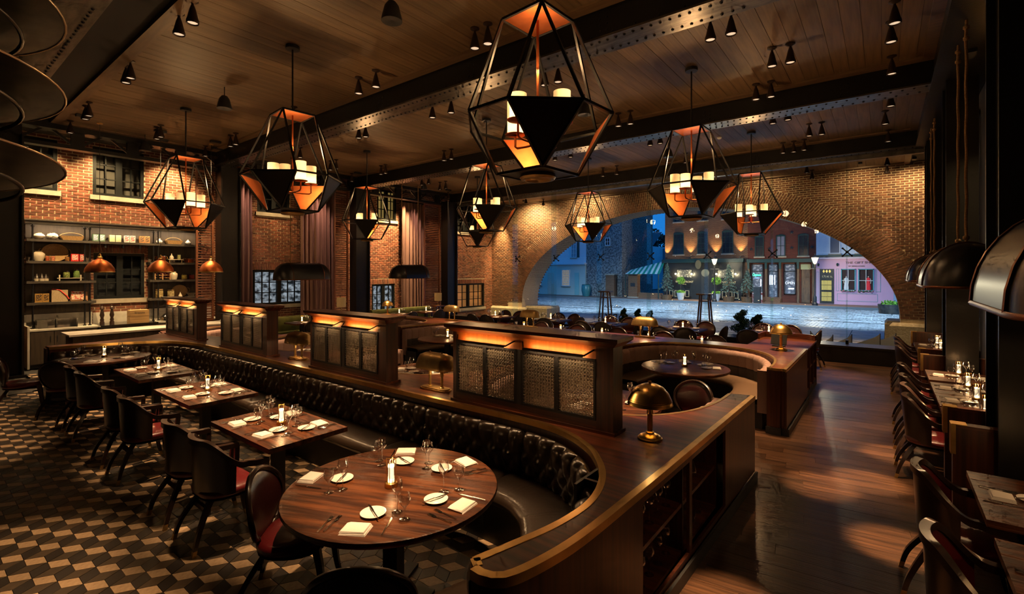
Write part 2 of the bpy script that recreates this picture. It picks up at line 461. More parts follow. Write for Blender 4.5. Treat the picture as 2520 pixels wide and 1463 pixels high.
for (y0, y1, z0, z1, nc, nr, kd) in WINS:
    wn += 1
    fr = MB(); t = .075; X = WL - .06
    for a in ((y0, y0 + t, z0, z1), (y1 - t, y1, z0, z1), (y0 + t, y1 - t, z0, z0 + t), (y0 + t, y1 - t, z1 - t, z1), ((y0 + y1) / 2 - .07, (y0 + y1) / 2 + .07, z0 + t, z1 - t)):
        fr.b2(X - .06, X + .05, *a)
    w = struct('window_%d' % wn, fr, FRAME)
    yy0, yy1, zz0, zz1 = y0 + t, y1 - t, z0 + t, z1 - t
    for half in (0, 1):
        h0 = yy0 if half == 0 else (y0 + y1) / 2 + .07; h1 = (y0 + y1) / 2 - .07 if half == 0 else yy1
        for i in range(1, nc // 2): link('mullion', MB().b2(X - .02, X + .02, h0 + (h1 - h0) * i / (nc // 2) - .015, h0 + (h1 - h0) * i / (nc // 2) + .015, zz0, zz1).mesh('mullion', FRAME, 0), w)
        for j in range(1, nr): link('mullion', MB().b2(X - .02, X + .02, h0, h1, zz0 + (zz1 - zz0) * j / nr - .015, zz0 + (zz1 - zz0) * j / nr + .015).mesh('mullion', FRAME, 0), w)
        for i in range(nc // 2):
            for j in range(nr):
                a, b = h0 + (h1 - h0) * i / (nc // 2), h0 + (h1 - h0) * (i + 1) / (nc // 2)
                c, d = zz0 + (zz1 - zz0) * j / nr, zz0 + (zz1 - zz0) * (j + 1) / nr
                link('pane', MB().b2(X - .012, X - .006, a + .011, b - .011, c + .011, d - .011).mesh('pane', PANE, 0), w)
    link('window_sill', MB().b2(WL - .1, WL + .06, y0 - .06, y1 + .06, z0 - .12, z0).mesh('window_sill', STONE, 0), w)
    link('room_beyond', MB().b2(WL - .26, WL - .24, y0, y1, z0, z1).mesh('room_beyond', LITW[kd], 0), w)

# ------------------------------------------------------------------ front wall with the great arch
AX, AZ, AA, AB = -7.06, .8, 7.45, 4.1      # inner ellipse
OA, OB = 8.35, 5.0                          # outer edge of the brick ring
def ell(t, a, b): return AX + a * cos(t), AZ + b * sin(t)
wf = MB(); N = 96
for i in range(N):
    t0, t1 = PI * i / N, PI * (i + 1) / N
    (x0, z0), (x1, z1) = ell(t0, OA, OB), ell(t1, OA, OB)
    wf.add([(x0, YA + .005, z0), (x1, YA + .005, z1), (x1, YA + .005, 6.2), (x0, YA + .005, 6.2)], [(0, 1, 2, 3)])
for (a, b) in ((AX + OA, 2.2), (-17.2, AX - OA)): wf.add([(a, YA + .005, -.1), (b, YA + .005, -.1), (b, YA + .005, 6.2), (a, YA + .005, 6.2)], [(0, 1, 2, 3)])
for sgn in (-1, 1):
    xs = sorted((AX + sgn * AA, AX + sgn * OA)); wf.b2(xs[0], xs[1], YA + .005, YA + 1.4, -.1, AZ)
for i in range(N):     # ring backing and soffit backing
    t0, t1 = PI * i / N, PI * (i + 1) / N
    (x0, z0), (x1, z1), (x2, z2), (x3, z3) = ell(t0, AA, AB), ell(t1, AA, AB), ell(t1, OA, OB), ell(t0, OA, OB)
    wf.add([(x0, YA + .005, z0), (x1, YA + .005, z1), (x2, YA + .005, z2), (x3, YA + .005, z3)], [(0, 1, 2, 3)])
    k = 1.002; wf.add([(x0, YA + .005, z0 + .006), (x1, YA + .005, z1 + .006), (x1, YA + 1.4, z1 + .006), (x0, YA + 1.4, z0 + .006)], [(0, 1, 2, 3)])
wf.add([(-30, YA + 1.4, 5.2), (12, YA + 1.4, 5.2), (12, YA + 1.4, 9), (-30, YA + 1.4, 9)], [(0, 1, 2, 3)])
wall_front = struct('wall_front', wf, MORTAR)
def keep_arch(a, b, z0, z1):
    zm = (z0 + z1) / 2 - AZ
    if zm < 0: xo = OA
    elif zm >= OB: return [(a, b)]
    else: xo = OA * math.sqrt(1 - (zm / OB) ** 2)
    X0, X1 = -17.2 + a, -17.2 + b; out = []
    if X0 < AX - xo: out.append((a, min(b, AX - xo + 17.2)))
    if X1 > AX + xo: out.append((max(a, AX + xo + 17.2), b))
    if z0 < .45: out = []
    return out
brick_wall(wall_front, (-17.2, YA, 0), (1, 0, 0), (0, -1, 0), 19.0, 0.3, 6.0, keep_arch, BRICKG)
# ring of radial bricks, four rings deep, and the soffit lining
ring = MB(); soff = MB(); nring = 0; rb = []
tt = 0.0
while tt < PI:
    ar = math.hypot(AA * sin(tt), AB * cos(tt)); dt = .078 / ar
    t = tt + dt / 2
    (xi, zi), (xo, zo) = ell(t, AA, AB), ell(t, OA, OB)
    d = Vector((xo - xi, 0, zo - zi)); l = d.length; d.normalize(); ang = math.atan2(d.x, d.z)
    sh = .12 if nring % 2 else 0
    nn = 4
    for k in range(nn + (1 if sh else 0)):
        a = max(0, k * l / nn - sh); b = min(l, (k + 1) * l / nn - sh)
        if b - a < .04: continue
        c = Vector((xi, 0, zi)) + d * ((a + b) / 2)
        rb.append((c.x, c.z, ang, b - a - .014))
    m = Matrix.Rotation(ang, 3, 'Y')
    for k in range(7):
        yy = YA + .1 + k * .2 + (.1 if nring % 2 else 0)
        if px_of(xi, YA, zi)[0] < 1750: soff.box((xi + d.x * .03, yy, zi + d.z * .03), (.058, .185, .05), m=m)
    tt += dt; nring += 1
rb.sort(key=lambda r: zc_of(r[0], YA))
vm = {}; k = 0; rest_ = MB()
for (x, z, a, l) in rb:
    key = round(l, 2)
    if k < 300 and in_view(x, YA, z, 0):
        if key not in vm: vm[key] = MB().box((0, 0, 0), (.062, .05, key)).mesh('arch_brick', BRICKG, 0)
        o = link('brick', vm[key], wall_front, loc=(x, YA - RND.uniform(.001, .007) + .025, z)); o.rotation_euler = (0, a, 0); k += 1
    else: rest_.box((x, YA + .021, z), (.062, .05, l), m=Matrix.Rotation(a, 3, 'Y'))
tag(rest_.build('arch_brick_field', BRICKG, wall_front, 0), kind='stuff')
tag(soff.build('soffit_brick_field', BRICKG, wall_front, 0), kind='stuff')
# stone bases of the arch
for (x0, x1, y0, y1, zt) in ((-16.5, -14.2, YA - .12, YA + .02, .5), (-14.6, -13.2, YA + .3, YA + 1.5, .55), (.12, 1.2, YA - .12, YA + .02, .68), (.0, .6, YA + .2, YA + 1.5, .7)):
    st = MB()
    st.b2(x0, x1, y0, y1, -.1, zt - .1); st.add([(x0, y0, zt - .1), (x1, y0, zt - .1), (x1, y1, zt - .1), (x0, y1, zt - .1), (x0 + .08, y0 + .06, zt), (x1 - .08, y0 + .06, zt), (x1 - .08, y1, zt), (x0 + .08, y1, zt)], [(0, 1, 5, 4), (1, 2, 6, 5), (2, 3, 7, 6), (3, 0, 4, 7), (4, 5, 6, 7)])
    link('stone_base', st.mesh('stone_base', ROUGHST, 0), wall_front)

# ------------------------------------------------------------------ steel frame
def rivets(mb, pts, r, axis):
    ax_ = Vector(axis)
    for p in pts:
        p = Vector(p); u = ax_.orthogonal().normalized(); v = ax_.cross(u)
        vs = [p + u * (r * cos(t)) + v * (r * sin(t)) for t in [2 * PI * i / 6 for i in range(6)]]
        vs += [p + ax_ * (r * .75) + (w - p) * .5 for w in vs]
        mb.add(vs, [(i, (i + 1) % 6, 6 + (i + 1) % 6, 6 + i) for i in range(6)] + [tuple(range(6, 12))])
FLANGE = mat('pale_flange_steel', (.17, .15, .13), .34, .9, c2=(.07, .062, .055), scale=(3, 14, 14), bump=.2, bscale=30)  # paler, mottled steel for the undersides of the beams
beams = [(1.0, 1.45), (5.55, 5.95), (10.1, 10.5), (14.9, 15.3)]
bl = ['nearest the round metal flights', 'above the wooden screens', 'between the two rows of booths', 'above the glass wall']
for (y0, y1), lb in zip(beams, bl):
    xa = XL - .2
    t = thing('ceiling_beam', 'black riveted steel ceiling beam ' + lb, 'beam', ((xa + XR) / 2, (y0 + y1) / 2, 5.28))
    MB().b2(xa, XR + .5, y0 + .03, y1 - .03, 5.31, ZC + .03).build('web', STEEL, t, 0, True)
    MB().b2(xa, XR + .5, y0 - .02, y1 + .02, 5.285, 5.312).build('flange', FLANGE, t, 0, True)
    rv = MB(); x = XL + .1; pts = []
    i = 0
    while x < XR:
        st = .115 if (int((x - XL) / 2.3) % 2) else .15
        if in_view(x, y0, 5.28, 10):
            for yy in (y0 + .07, y1 - .07): pts.append((x + (st / 2 if yy > (y0 + y1) / 2 else 0), yy, 5.285))
        x += st
    rivets(rv, pts, .021, (0, 0, -1))
    pts = [(x_, y0 + .03, 5.36) for x_ in [XL + .15 + .3 * q for q in range(50)]] + [(x_, y0 + .03, z_) for x_ in (-12.1, -9.8, -7.5, -5.2, -2.9, -.6) for z_ in (5.4, 5.48, 5.56)] + [(x_ + .1, y0 + .03, z_) for x_ in (-12.1, -9.8, -7.5, -5.2, -2.9, -.6) for z_ in (5.4, 5.48, 5.56)]
    rivets(rv, [p for p in pts if in_view(*p, 10)], .016, (0, -1, 0))
    tag(rv.build('rivets', STEEL, t, 40, True), kind='stuff')
t = thing('ceiling_beam', 'black steel beam running above the rope-hung dome lamps', 'beam', (.9, 8, 5.28))
MB().b2(.62, 1.2, -.5, 15.3, 5.3, ZC + .03).build('web', STEEL, t, 0, True)
MB().b2(.58, 1.24, -.5, 15.3, 5.27, 5.3).build('flange', STEEL, t, 0, True)
t = thing('roof_truss', 'dark steel lattice truss along the top of the brick kitchen wall', 'truss', (-15.05, 8, 5.2))
MB().b2(-15.25, -14.87, 1.0, 15.3, 5.55, ZC + .03).build('top_chord', STEEL, t, 0, True)
MB().b2(-15.2, -14.95, 1.0, 15.3, 5.16, 5.24).build('bottom_chord', STEEL, t, 0, True)
for yy in [1.6 + 1.05 * i for i in range(13)]:
    MB().b2(-15.12, -15.02, yy - .12, yy + .12, 5.2, 5.6).build('gusset', STEEL, t, 0, True)
    for s in (-1, 1): MB().bar((-15.07, yy + s * .1, 5.3), (-15.07, yy + s * .45, 5.58), .05, .05).build('brace', STEEL, t, 0, True)
def column(x0, x1, y0, y1, lb, ztop=5.3):
    t = thing('steel_column', lb, 'column', ((x0 + x1) / 2, (y0 + y1) / 2, 0))
    w = .035
    MB().b2(x0, x1, y0, y0 + w, 0, ztop).build('flange', STEEL, t, 0, True)
    MB().b2(x0, x1, y1 - w, y1, 0, ztop).build('flange', STEEL, t, 0, True)
    MB().b2((x0 + x1) / 2 - .12, (x0 + x1) / 2 + .12, y0 + w, y1 - w, 0, ztop).build('web', STEEL, t, 0, True)
    MB().b2(x0 - .03, x1 + .03, y0 - .03, y1 + .03, 0, .06).build('base_plate', STEEL, t, 0, True)
column(-15.3, -14.75, 1.0, 1.72, 'dark steel column beside the kitchen sink')
column(-15.1, -14.7, 5.62, 6.15, 'dark steel column at the end of the kitchen shelves')
column(-15.1, -14.7, 9.98, 10.55, 'dark steel column beside the green velvet bench')
column(-15.1, -14.7, 14.45, 15.05, 'dark steel column where the glass wall meets the brick')
column(.75, 1.12, 5.63, 6.3, 'dark steel column between bench panels by the dome lamps')
column(.75, 1.12, 10.0, 10.6, 'dark steel column in the middle of the bench tables')
column(.75, 1.12, 14.4, 15.0, 'dark steel column at the stone foot of the arch')

# ------------------------------------------------------------------ louvred shutters
LOUV = mat('louvre_mahogany', (.10, .032, .014), .4, c2=(.15, .05, .022), scale=(20, 2, 20))
def louvre(X, y0, y1, z0, z1, lb, pitch=.075, tilt=.5, m=LOUV):
    t = thing('louvred_shutter', lb, 'shutter', (X, (y0 + y1) / 2, z0))
    f = MB()
    for a in ((y0, y0 + .05, z0, z1), (y1 - .05, y1, z0, z1), (y0 + .05, y1 - .05, z0, z0 + .09), (y0 + .05, y1 - .05, z1 - .09, z1)): f.b2(X - .025, X + .025, *a)
    f.build('frame', m, t, 0, True)
    me = MB().box((0, 0, 0), (.06, y1 - y0 - .1, .009), m=Matrix.Rotation(tilt, 3, 'Y')).mesh('slat', m, 0)
    z = z0 + .12
    while z < z1 - .11:
        link('slat', me, t, loc=(0, 0, z - z0)); z += pitch
louvre(-15.18, 5.15, 5.6, .9, 5.18, 'narrow mahogany louvred shutter beside the kitchen shelves')
louvre(-15.18, 9.4, 9.96, .5, 5.18, 'tall mahogany louvred shutter behind the floor lamp with wide shade')
louvre(-15.18, 13.55, 14.43, .45, 5.18, 'tall mahogany louvred shutter beside the glass wall')
LOUV2 = mat('pale_louvre', (.20, .13, .07), .4)
louvre(1.2, 7.3, 9.9, .85, 5.0, 'pale slatted shutter behind the rope-hung dome lamp', .085, -.5, LOUV2)
louvre(1.2, 11.0, 14.2, .85, 5.0, 'pale slatted shutter behind the far dome lamp', .085, -.5, LOUV2)

# ------------------------------------------------------------------ curtains
CURT = mat('mauve_curtain', (.20, .105, .085), .75, c2=(.15, .075, .06), scale=(3, 3, .6), bump=.2, bscale=120)
def curtain(y0, y1, X, lb, seed, folds):
    r = random.Random(seed); ph = [r.uniform(0, 6) for _ in range(4)]
    def fn(u, v):
        d = .07 * sin(u * folds * 2 * PI + ph[0]) + .03 * sin(u * folds * 4.3 * PI + ph[1]) * (1 - .4 * v)
        return (X + d, y0 + (y1 - y0) * u + .02 * sin(v * 3 + u * 9 + ph[2]), v * 5.25)
    t = thing('curtain', lb, 'curtain', (X, (y0 + y1) / 2, 0))
    g = MB().grid(fn, int(folds * 14), 12); g.build('drape', CURT, t, 80, True)
    MB().bar((X, y0 - .05, 5.27), (X, y1 + .05, 5.27), .05, .05).build('track', STEEL, t, 0, True)
curtain(6.35, 7.05, -16.1, 'tall mauve curtain beside the column at the kitchen end', 1, 5)
curtain(8.7, 10.05, -16.1, 'wide mauve curtain between the street window and the shutter', 2, 8)
curtain(13.1, 14.3, -16.1, 'tall mauve curtain beside the brick lit bright yellow', 3, 7)

# ------------------------------------------------------------------ glass wall
GEDGE = clear_glass('glass_fin', (.90, .95, .93), .25, 3, .02)
xs = [-14.65, -11.58, -9.76, -7.89, -6.08, -4.28, -2.5, -.77, .72]
gw = struct('window_10', MB().b2(-14.7, .75, 15.2, 15.36, 5.18, 5.29), STEEL2)
for a, b in zip(xs, xs[1:]):
    for (z0, z1) in ((.42, 2.8), (2.82, 5.18)): link('pane', MB().b2(a + .006, b - .006, YG - .006, YG + .006, z0, z1).mesh('pane', PANE, 0), gw)
SPIDER = mat('spider_steel', (.03, .03, .03), .35, .8)
for x in xs[1:-1]:
    link('glass_fin', MB().b2(x - .008, x + .008, YG - .36, YG - .02, .42, 5.18).mesh('glass_fin', GEDGE, 0), gw)
    sp = MB()
    for sx in (-1, 1):
        for sz in (-1, 1):
            sp.cyl((x, YG - .1, 2.81), (x + sx * .1, YG - .03, 2.81 + sz * .1), .015, n=6); sp.cyl((x + sx * .1, YG - .05, 2.81 + sz * .1), (x + sx * .1, YG - .01, 2.81 + sz * .1), .026, n=8)
    sp.cyl((x, YG - .15, 2.81), (x, YG - .05, 2.81), .035, n=8)
    link('spider_fitting', sp.mesh('spider_fitting', SPIDER, 40), gw)
    link('fin_foot', MB().b2(x - .03, x + .03, YG - .2, YG - .03, .42, .52).mesh('fin_foot', SPIDER, 0), gw)
struct('window_11', MB().b2(-14.7, .75, 14.72, 15.36, -.02, .40).b2(-14.7, .75, 14.66, 15.4, .38, .43), mat('sill_dark', (.018, .016, .017), .35))
# ================================================================== banquette, counters, booths, screens
def catmull(pts, n=10):
    P = [Vector(p) for p in pts]; out = []
    for i in range(len(P) - 1):
        p0, p1, p2, p3 = P[max(i - 1, 0)], P[i], P[i + 1], P[min(i + 2, len(P) - 1)]
        for k in range(n):
            t = k / n
            out.append(.5 * ((2 * p1) + (p2 - p0) * t + (2 * p0 - 5 * p1 + 4 * p2 - p3) * t * t + (3 * p1 - p0 - 3 * p2 + p3) * t ** 3))
    out.append(P[-1]); return out
def resample(poly, step):
    L = [0]
    for a, b in zip(poly, poly[1:]): L.append(L[-1] + (b - a).length)
    n = max(2, int(L[-1] / step)); out = []; j = 0
    for i in range(n + 1):
        d = L[-1] * i / n
        while j < len(L) - 2 and L[j + 1] < d: j += 1
        t = (d - L[j]) / max(1e-9, L[j + 1] - L[j]); out.append(poly[j].lerp(poly[j + 1], t))
    return out, L[-1]
def framed(pts, side=1):
    out = []
    for i, p in enumerate(pts):
        a = pts[max(i - 1, 0)]; b = pts[min(i + 1, len(pts) - 1)]; d = (b - a).normalized()
        out.append((p.x, p.y, -d.y * side, d.x * side))
    return out
class Path:
    def __init__(s, pts, side=1, step=.02):
        s.p, s.len = resample([Vector(p) for p in pts], step); s.fr = framed(s.p, side); s.n = len(s.p) - 1
    def at(s, d):
        t = max(0, min(.99999, d / s.len)) * s.n; i = int(t); f = t - i
        a, b = s.fr[i], s.fr[i + 1]
        return tuple(a[k] * (1 - f) + b[k] * f for k in range(4))
    def seg(s, d0, d1, step=.05):
        n = max(1, int((d1 - d0) / step)); return [s.at(d0 + (d1 - d0) * i / n) for i in range(n + 1)]

BANQ = [(-1.55, 1.69), (-1.49, 1.9), (-1.42, 2.17), (-1.39, 2.45), (-1.42, 2.68), (-1.51, 2.92), (-1.64, 3.12), (-1.85, 3.34), (-2.2, 3.53), (-2.7, 3.6), (-4.0, 3.58), (-6.0, 3.57), (-8.0, 3.57), (-10.0, 3.55), (-10.7, 3.47), (-11.25, 3.25), (-11.58, 2.85), (-11.76, 2.35), (-11.93, 1.71)]
bq = Path([(p.x, p.y) for p in catmull(BANQ, 12)], 1)
SECT = 1.36; CH = SECT / 7
ban = thing('tufted_banquette', 'long black leather banquette with deep-buttoned back curving round both ends', 'banquette', (-6.5, 3.1, 0))
def tuft(u, z):
    if z > .70: return abs(sin(PI * u)) ** .55
    v = (.70 - z) / .10
    return (abs(sin(PI * (u + v * .5))) * abs(sin(PI * (u - v * .5)))) ** .42
def back_section(path, d0, d1, mtl, name, parent, zt=.85, zb=.46, tufted=True, th=.15, dep=.05, ch=CH, nz=18):
    nu = max(4, int((d1 - d0) / .016)); u0 = d0 / ch
    prof = []
    for j in range(nz + 1):
        v = j / nz
        if v < .62: prof.append((th, zb + (zt - .07 - zb) * v / .62, 1.0))
        else:
            a = (v - .62) / .38 * PI; prof.append((th / 2 + .01 + (th / 2 - .01) * cos(a), zt - .07 + .07 * sin(a), max(0, cos(a * .62))))
    def fn(a, b):
        d = d0 + (d1 - d0) * a; x, y, nx, ny = path.at(d)
        j = min(nz, int(round(b * nz))); o, z, k = prof[j]
        e = min(1, min(a, 1 - a) * (d1 - d0) / .03); e = e ** .5
        t = tuft(d / ch, z) if tufted else abs(sin(PI * d / ch)) ** .45
        if o < th * .6: t = .6 + .4 * t
        o2 = o - dep * (1 - t) * (k if o > th * .5 else .5) - .05 * (1 - e) * (1 if o > th * .5 else 0)
        zz = z - (.02 * (1 - t) + .03 * (1 - e)) * (1 if j > nz * .62 else 0)
        return (x + nx * o2, y + ny * o2, zz)
    g = MB().grid(fn, nu, nz)
    return g.build(name, mtl, parent, 70, True)
d = .02; nsec = round((bq.len - .04) / SECT); SL = (bq.len - .04) / nsec
CH2 = SL / 7
btn = MB()
for i in range(nsec):
    a, b = .02 + i * SL, .02 + (i + 1) * SL
    back_section(bq, a + .004, b - .004, LEATHER, 'back_cushion', ban, ch=CH2)
k0 = 0
nb_ = int(bq.len / CH2)
for k in range(nb_ + 1):
    for (z, off) in ((.70, 0), (.60, .5), (.50, 0)):
        dd = .02 + (k + off) * CH2 - .02
        if not .05 < dd < bq.len - .05: continue
        x, y, nx, ny = bq.at(dd); o = .098
        btn.cyl((x + nx * (o - .01), y + ny * (o - .01), z), (x + nx * (o + .008), y + ny * (o + .008), z), .013, .008, n=6)
tag(btn.build('buttons', LEATHER, ban, 40, True), kind='stuff')
def seat_section(path, d0, d1, mtl, parent, name='seat_cushion', o0=.09, o1=.56, zt=.46, wr=0):
    nu = max(4, int((d1 - d0) / .03))
    prof = [(o0, zt - .09), (o0, zt - .005), (o0 + .08, zt), ((o0 + o1) / 2, zt + .008), (o1 - .08, zt), (o1 - .02, zt - .015), (o1, zt - .05), (o1 - .012, zt - .1), (o1 - .03, zt - .11)]
    m = len(prof) - 1
    def fn(a, b):
        x, y, nx, ny = path.at(d0 + (d1 - d0) * a); o, z = prof[min(m, int(round(b * m)))]
        e = min(1, min(a, 1 - a) * (d1 - d0) / .04) ** .5
        w = wr * sin((d0 + (d1 - d0) * a) * 95) if wr and .15 < b < .75 else 0
        return (x + nx * o, y + ny * o, z - .02 * (1 - e) + w)
    MB().grid(fn, nu, m).build(name, mtl, parent, 60, True)
cuts = [.02, 2.75, 4.2, 5.6, 7.0, 8.4, 9.8, bq.len - 2.7, bq.len - .02]
for a, b in zip(cuts, cuts[1:]):
    seat_section(bq, a + .004, b - .004, LEATHER, ban, wr=.004 if (a < .1) else 0)
MB().sweep(bq.seg(.02, bq.len - .02), [(.09, .0), (.5, .0), (.5, .36), (.09, .36)]).build('plinth', BLACK, ban, 30, True)

# ---- near counter behind the banquette
NEARB = [-11.75, -8.75, -5.75, -2.8]; NA, NBD, NOPEN = 1.42, 1.65, 5.75
def sup(cx, yo, a, b, sgn, n=40, e=2.6, t0=0.0, t1=PI):
    out = []
    for i in range(n + 1):
        t = t0 + (t1 - t0) * i / n; c, s = cos(t), sin(t)
        out.append(Vector((cx - a * math.copysign(abs(c) ** (2 / e), c), yo + sgn * b * abs(s) ** (2 / e))))
    return out
tip = [(-1.5, 1.655), (-1.42, 1.655), (-1.35, 1.72), (-1.29, 1.95), (-1.255, 2.25), (-1.235, 2.8), (-1.22, 3.3), (-1.2, 4.2), (-1.18, 5.0), (-1.16, 5.82)]
tipc = [(p.x, p.y) for p in catmull(tip, 6)]
outline = [(p.x, p.y) for p in bq.p[::3]] + [tuple(bq.p[-1])]
outline += [(-12.2, 1.7), (-12.13, 2.4), (-12.3, 3.2), (-12.7, 3.66), (-13.2, 3.75), (-13.3, 4.4), (-13.25, 5.75)]
for c in NEARB: outline += [(p.x, p.y) for p in sup(c, NOPEN, NA, NBD, -1)]
outline += tipc[::-1]
cnt = thing('banquette_counter', 'dark walnut counter with brass edging behind the black banquette', 'counter', (-6, 4, 0))
MB().prism(outline, .90, .93).build('countertop', WALNUT, cnt, 0, True)
def strip(path_pts, side, o0, o1, z0, z1, mtl, name, parent, step=.05):
    P = Path(path_pts, side, step)
    return MB().sweep(P.fr, [(o0, z0), (o1, z0), (o1, z1), (o0, z1)]).build(name, mtl, parent, 40, True)
bqp = [(p.x, p.y) for p in bq.p]
strip(bqp, 1, -.034, .012, .885, .933, BRASS, 'brass_edge', cnt)
strip(bqp, 1, -.03, .0, 0, .9, WALNUTY, 'front_panel', cnt)
strip(tipc, 1, -.036, .012, .885, .933, BRASS, 'brass_edge', cnt)
strip([bqp[0], tipc[0]], -1, -.034, .012, .885, .933, BRASS, 'brass_edge', cnt)
# panelled flank facing the aisle with four open shelves
P_ = Path(tipc, 1, .02)
def fl(y0, y1):
    return [Vector((p[0], p[1])) for p in tipc_f if y0 <= p[1] <= y1]
tipc_f = [(v.x, v.y) for v in P_.p]
strip([p for p in tipc_f if p[1] <= 2.9], 1, -.03, -.006, .1, .9, WALNUTY, 'flank_panel', cnt)
strip([bqp[0], (-1.52, 1.665), tipc[0]], -1, -.03, -.006, .0, .9, WALNUTY, 'end_panel', cnt)
strip([p for p in tipc_f if p[1] >= 4.68], 1, -.03, -.006, .1, .9, WALNUTY, 'flank_panel', cnt)
strip([p for p in tipc_f if 3.72 <= p[1] <= 3.8], 1, -.03, -.006, .1, .9, WALNUTY, 'stile', cnt)
strip([p for p in tipc_f if 2.88 <= p[1] <= 4.7], 1, -.03, -.006, .84, .9, WALNUTY, 'rail', cnt)
strip([p for p in tipc_f if 2.88 <= p[1] <= 4.7], 1, -.03, -.006, .1, .14, WALNUTY, 'rail', cnt)
strip(tipc_f[2:], 1, -.06, -.04, 0, .1, BLACK, 'toe_kick', cnt)
strip(tipc_f, 1, -.012, -.002, .1, .115, DBRASS, 'brass_foot', cnt)
strip([(-1.16, 5.79), (-1.38, 5.79)], 1, -.006, .018, 0.1, .9, WALNUTY, 'end_panel', cnt)
MB().b2(-1.62, -1.6, 2.75, 4.7, .1, .9).build('cabinet_back', BLACK, cnt, 0, True)
for z in (.1, .47): MB().b2(-1.6, -1.245, 2.85, 4.7, z, z + .03).build('shelf', WALNUT, cnt, 0, True)
for y in (2.87, 3.76, 4.69): MB().b2(-1.6, -1.24, y - .012, y + .012, .1, .9).build('divider', WALNUTY, cnt, 0, True)
for c in NEARB:
    arc = [(p.x, p.y) for p in sup(c, NOPEN, NA, NBD, -1)]
    strip(arc, 1, -.022, .01, .9, .932, DBRASS, 'brass_edge', cnt)
    strip(arc, 1, -.03, .0, .0, .9, WALNUTY, 'booth_panel', cnt)
for a, b in zip(NEARB, NEARB[1:]):
    strip([(a + NA, NOPEN + .005), (b - NA, NOPEN + .005)], -1, -.02, .0, 0, .9, WALNUTY, 'divider_end', cnt)
strip([(-11.95, 1.7), (-12.2, 1.7), (-12.13, 2.4), (-12.3, 3.2), (-12.7, 3.66), (-13.2, 3.75), (-13.3, 4.4), (-13.25, 5.75)], -1, -.03, 0, 0, .9, WALNUTY, 'flank_panel', cnt)

# ---- far counter behind the second row of booths
FARB = [-11.0, -8.2, -5.4, -2.6]; FA, FBD, FOPEN = 1.3, 1.68, 7.72
out2 = [(-12.9, 7.72)]
for c in FARB: out2 += [(p.x, p.y) for p in sup(c, FOPEN, FA, FBD, 1)]
out2 += [(-1.2, 7.66), (-1.12, 7.74), (-1.12, 9.86), (-12.9, 9.86)]
cn2 = thing('booth_counter', 'walnut counter ledge behind the far row of mauve booths', 'counter', (-6, 9.5, 0))
MB().prism(out2, .90, .93).build('countertop', WALNUT, cn2, 0, True)
for c in FARB:
    arc = [(p.x, p.y) for p in sup(c, FOPEN, FA, FBD, 1)]
    strip(arc, -1, -.022, .01, .9, .932, DBRASS, 'brass_edge', cn2)
    strip(arc, -1, -.03, .0, 0, .9, WALNUT, 'booth_panel', cn2)
ends = [(-1.32, 7.68), (-1.2, 7.655), (-1.13, 7.7), (-1.115, 7.8), (-1.115, 9.86)]
ec = [(p.x, p.y) for p in catmull(ends, 6)]
strip(ec, 1, -.034, .012, .885, .933, BRASS, 'brass_edge', cn2)
strip(ec, 1, -.04, -.006, .1, .9, WALNUTY, 'flank_panel', cn2)
strip(ec, 1, -.014, -.001, .1, .12, DBRASS, 'brass_foot', cn2)
strip(ec, 1, -.07, -.05, 0, .1, BLACK, 'toe_kick', cn2)
MB().b2(-12.9, -1.13, 9.83, 9.86, 0, .9).build('back_panel', WALNUTY, cn2, 0, True)
for a, b in zip(FARB, FARB[1:]): strip([(a + FA, FOPEN - .005), (b - FA, FOPEN - .005)], 1, -.02, 0, 0, .9, WALNUTY, 'divider_end', cn2)
# low service cabinet at the end of the far counter
sc_ = thing('service_station', 'walnut service cabinet with raised rim and open shelves facing the aisle', 'cabinet', (-1.6, 10.8, 0))
x0, x1, y0, y1 = -2.1, -1.1, 9.88, 11.6
MB().b2(x0, x1, y0, y1, .86, .89).build('top', WALNUT, sc_, 0, True)
MB().b2(x0, x1, y0, y1, .0, .1).build('plinth', BLACK, sc_, 0, True)
for z in (.1, .47): MB().b2(x0 + .02, x1 - .02, y0, y1, z, z + .03).build('shelf', WALNUT, sc_, 0, True)
MB().b2(x0, x0 + .03, y0, y1, .1, .86).build('back', WALNUTY, sc_, 0, True)
for y in (y0 + .012, y0 + .6, y0 + 1.16, y1 - .012): MB().b2(x0 + .03, x1, y - .014, y + .014, .1, .86).build('divider', WALNUTY, sc_, 0, True)
rim = [(p.x, p.y) for p in catmull([(x0, y1 - .5), (x0 + .03, y1 - .06), (x0 + .2, y1), (x1 - .2, y1), (x1, y1 - .1)], 6)]
strip(rim, 1, -.03, 0, .89, 1.0, WALNUT, 'rim', sc_)
MB().cyl((x1 + .012, y0 + .9, .62), (x1 + .012, y0 + .9, .78), .008, n=6).build('handle', CHROME, sc_, 30, True)
# card terminal and menu block standing on it
tr = thing('card_terminal', 'black card terminal with tilted screen on the service cabinet', 'terminal', (-1.55, 10.05, .89))
MB().box((0, 0, .025), (.2, .16, .05)).build('base', BLACK, tr, 0)
MB().box((0, .03, .15), (.26, .02, .2), m=Matrix.Rotation(-.5, 3, 'X')).build('screen', mat('dark_screen', (.02, .02, .02), .1), tr, 0)

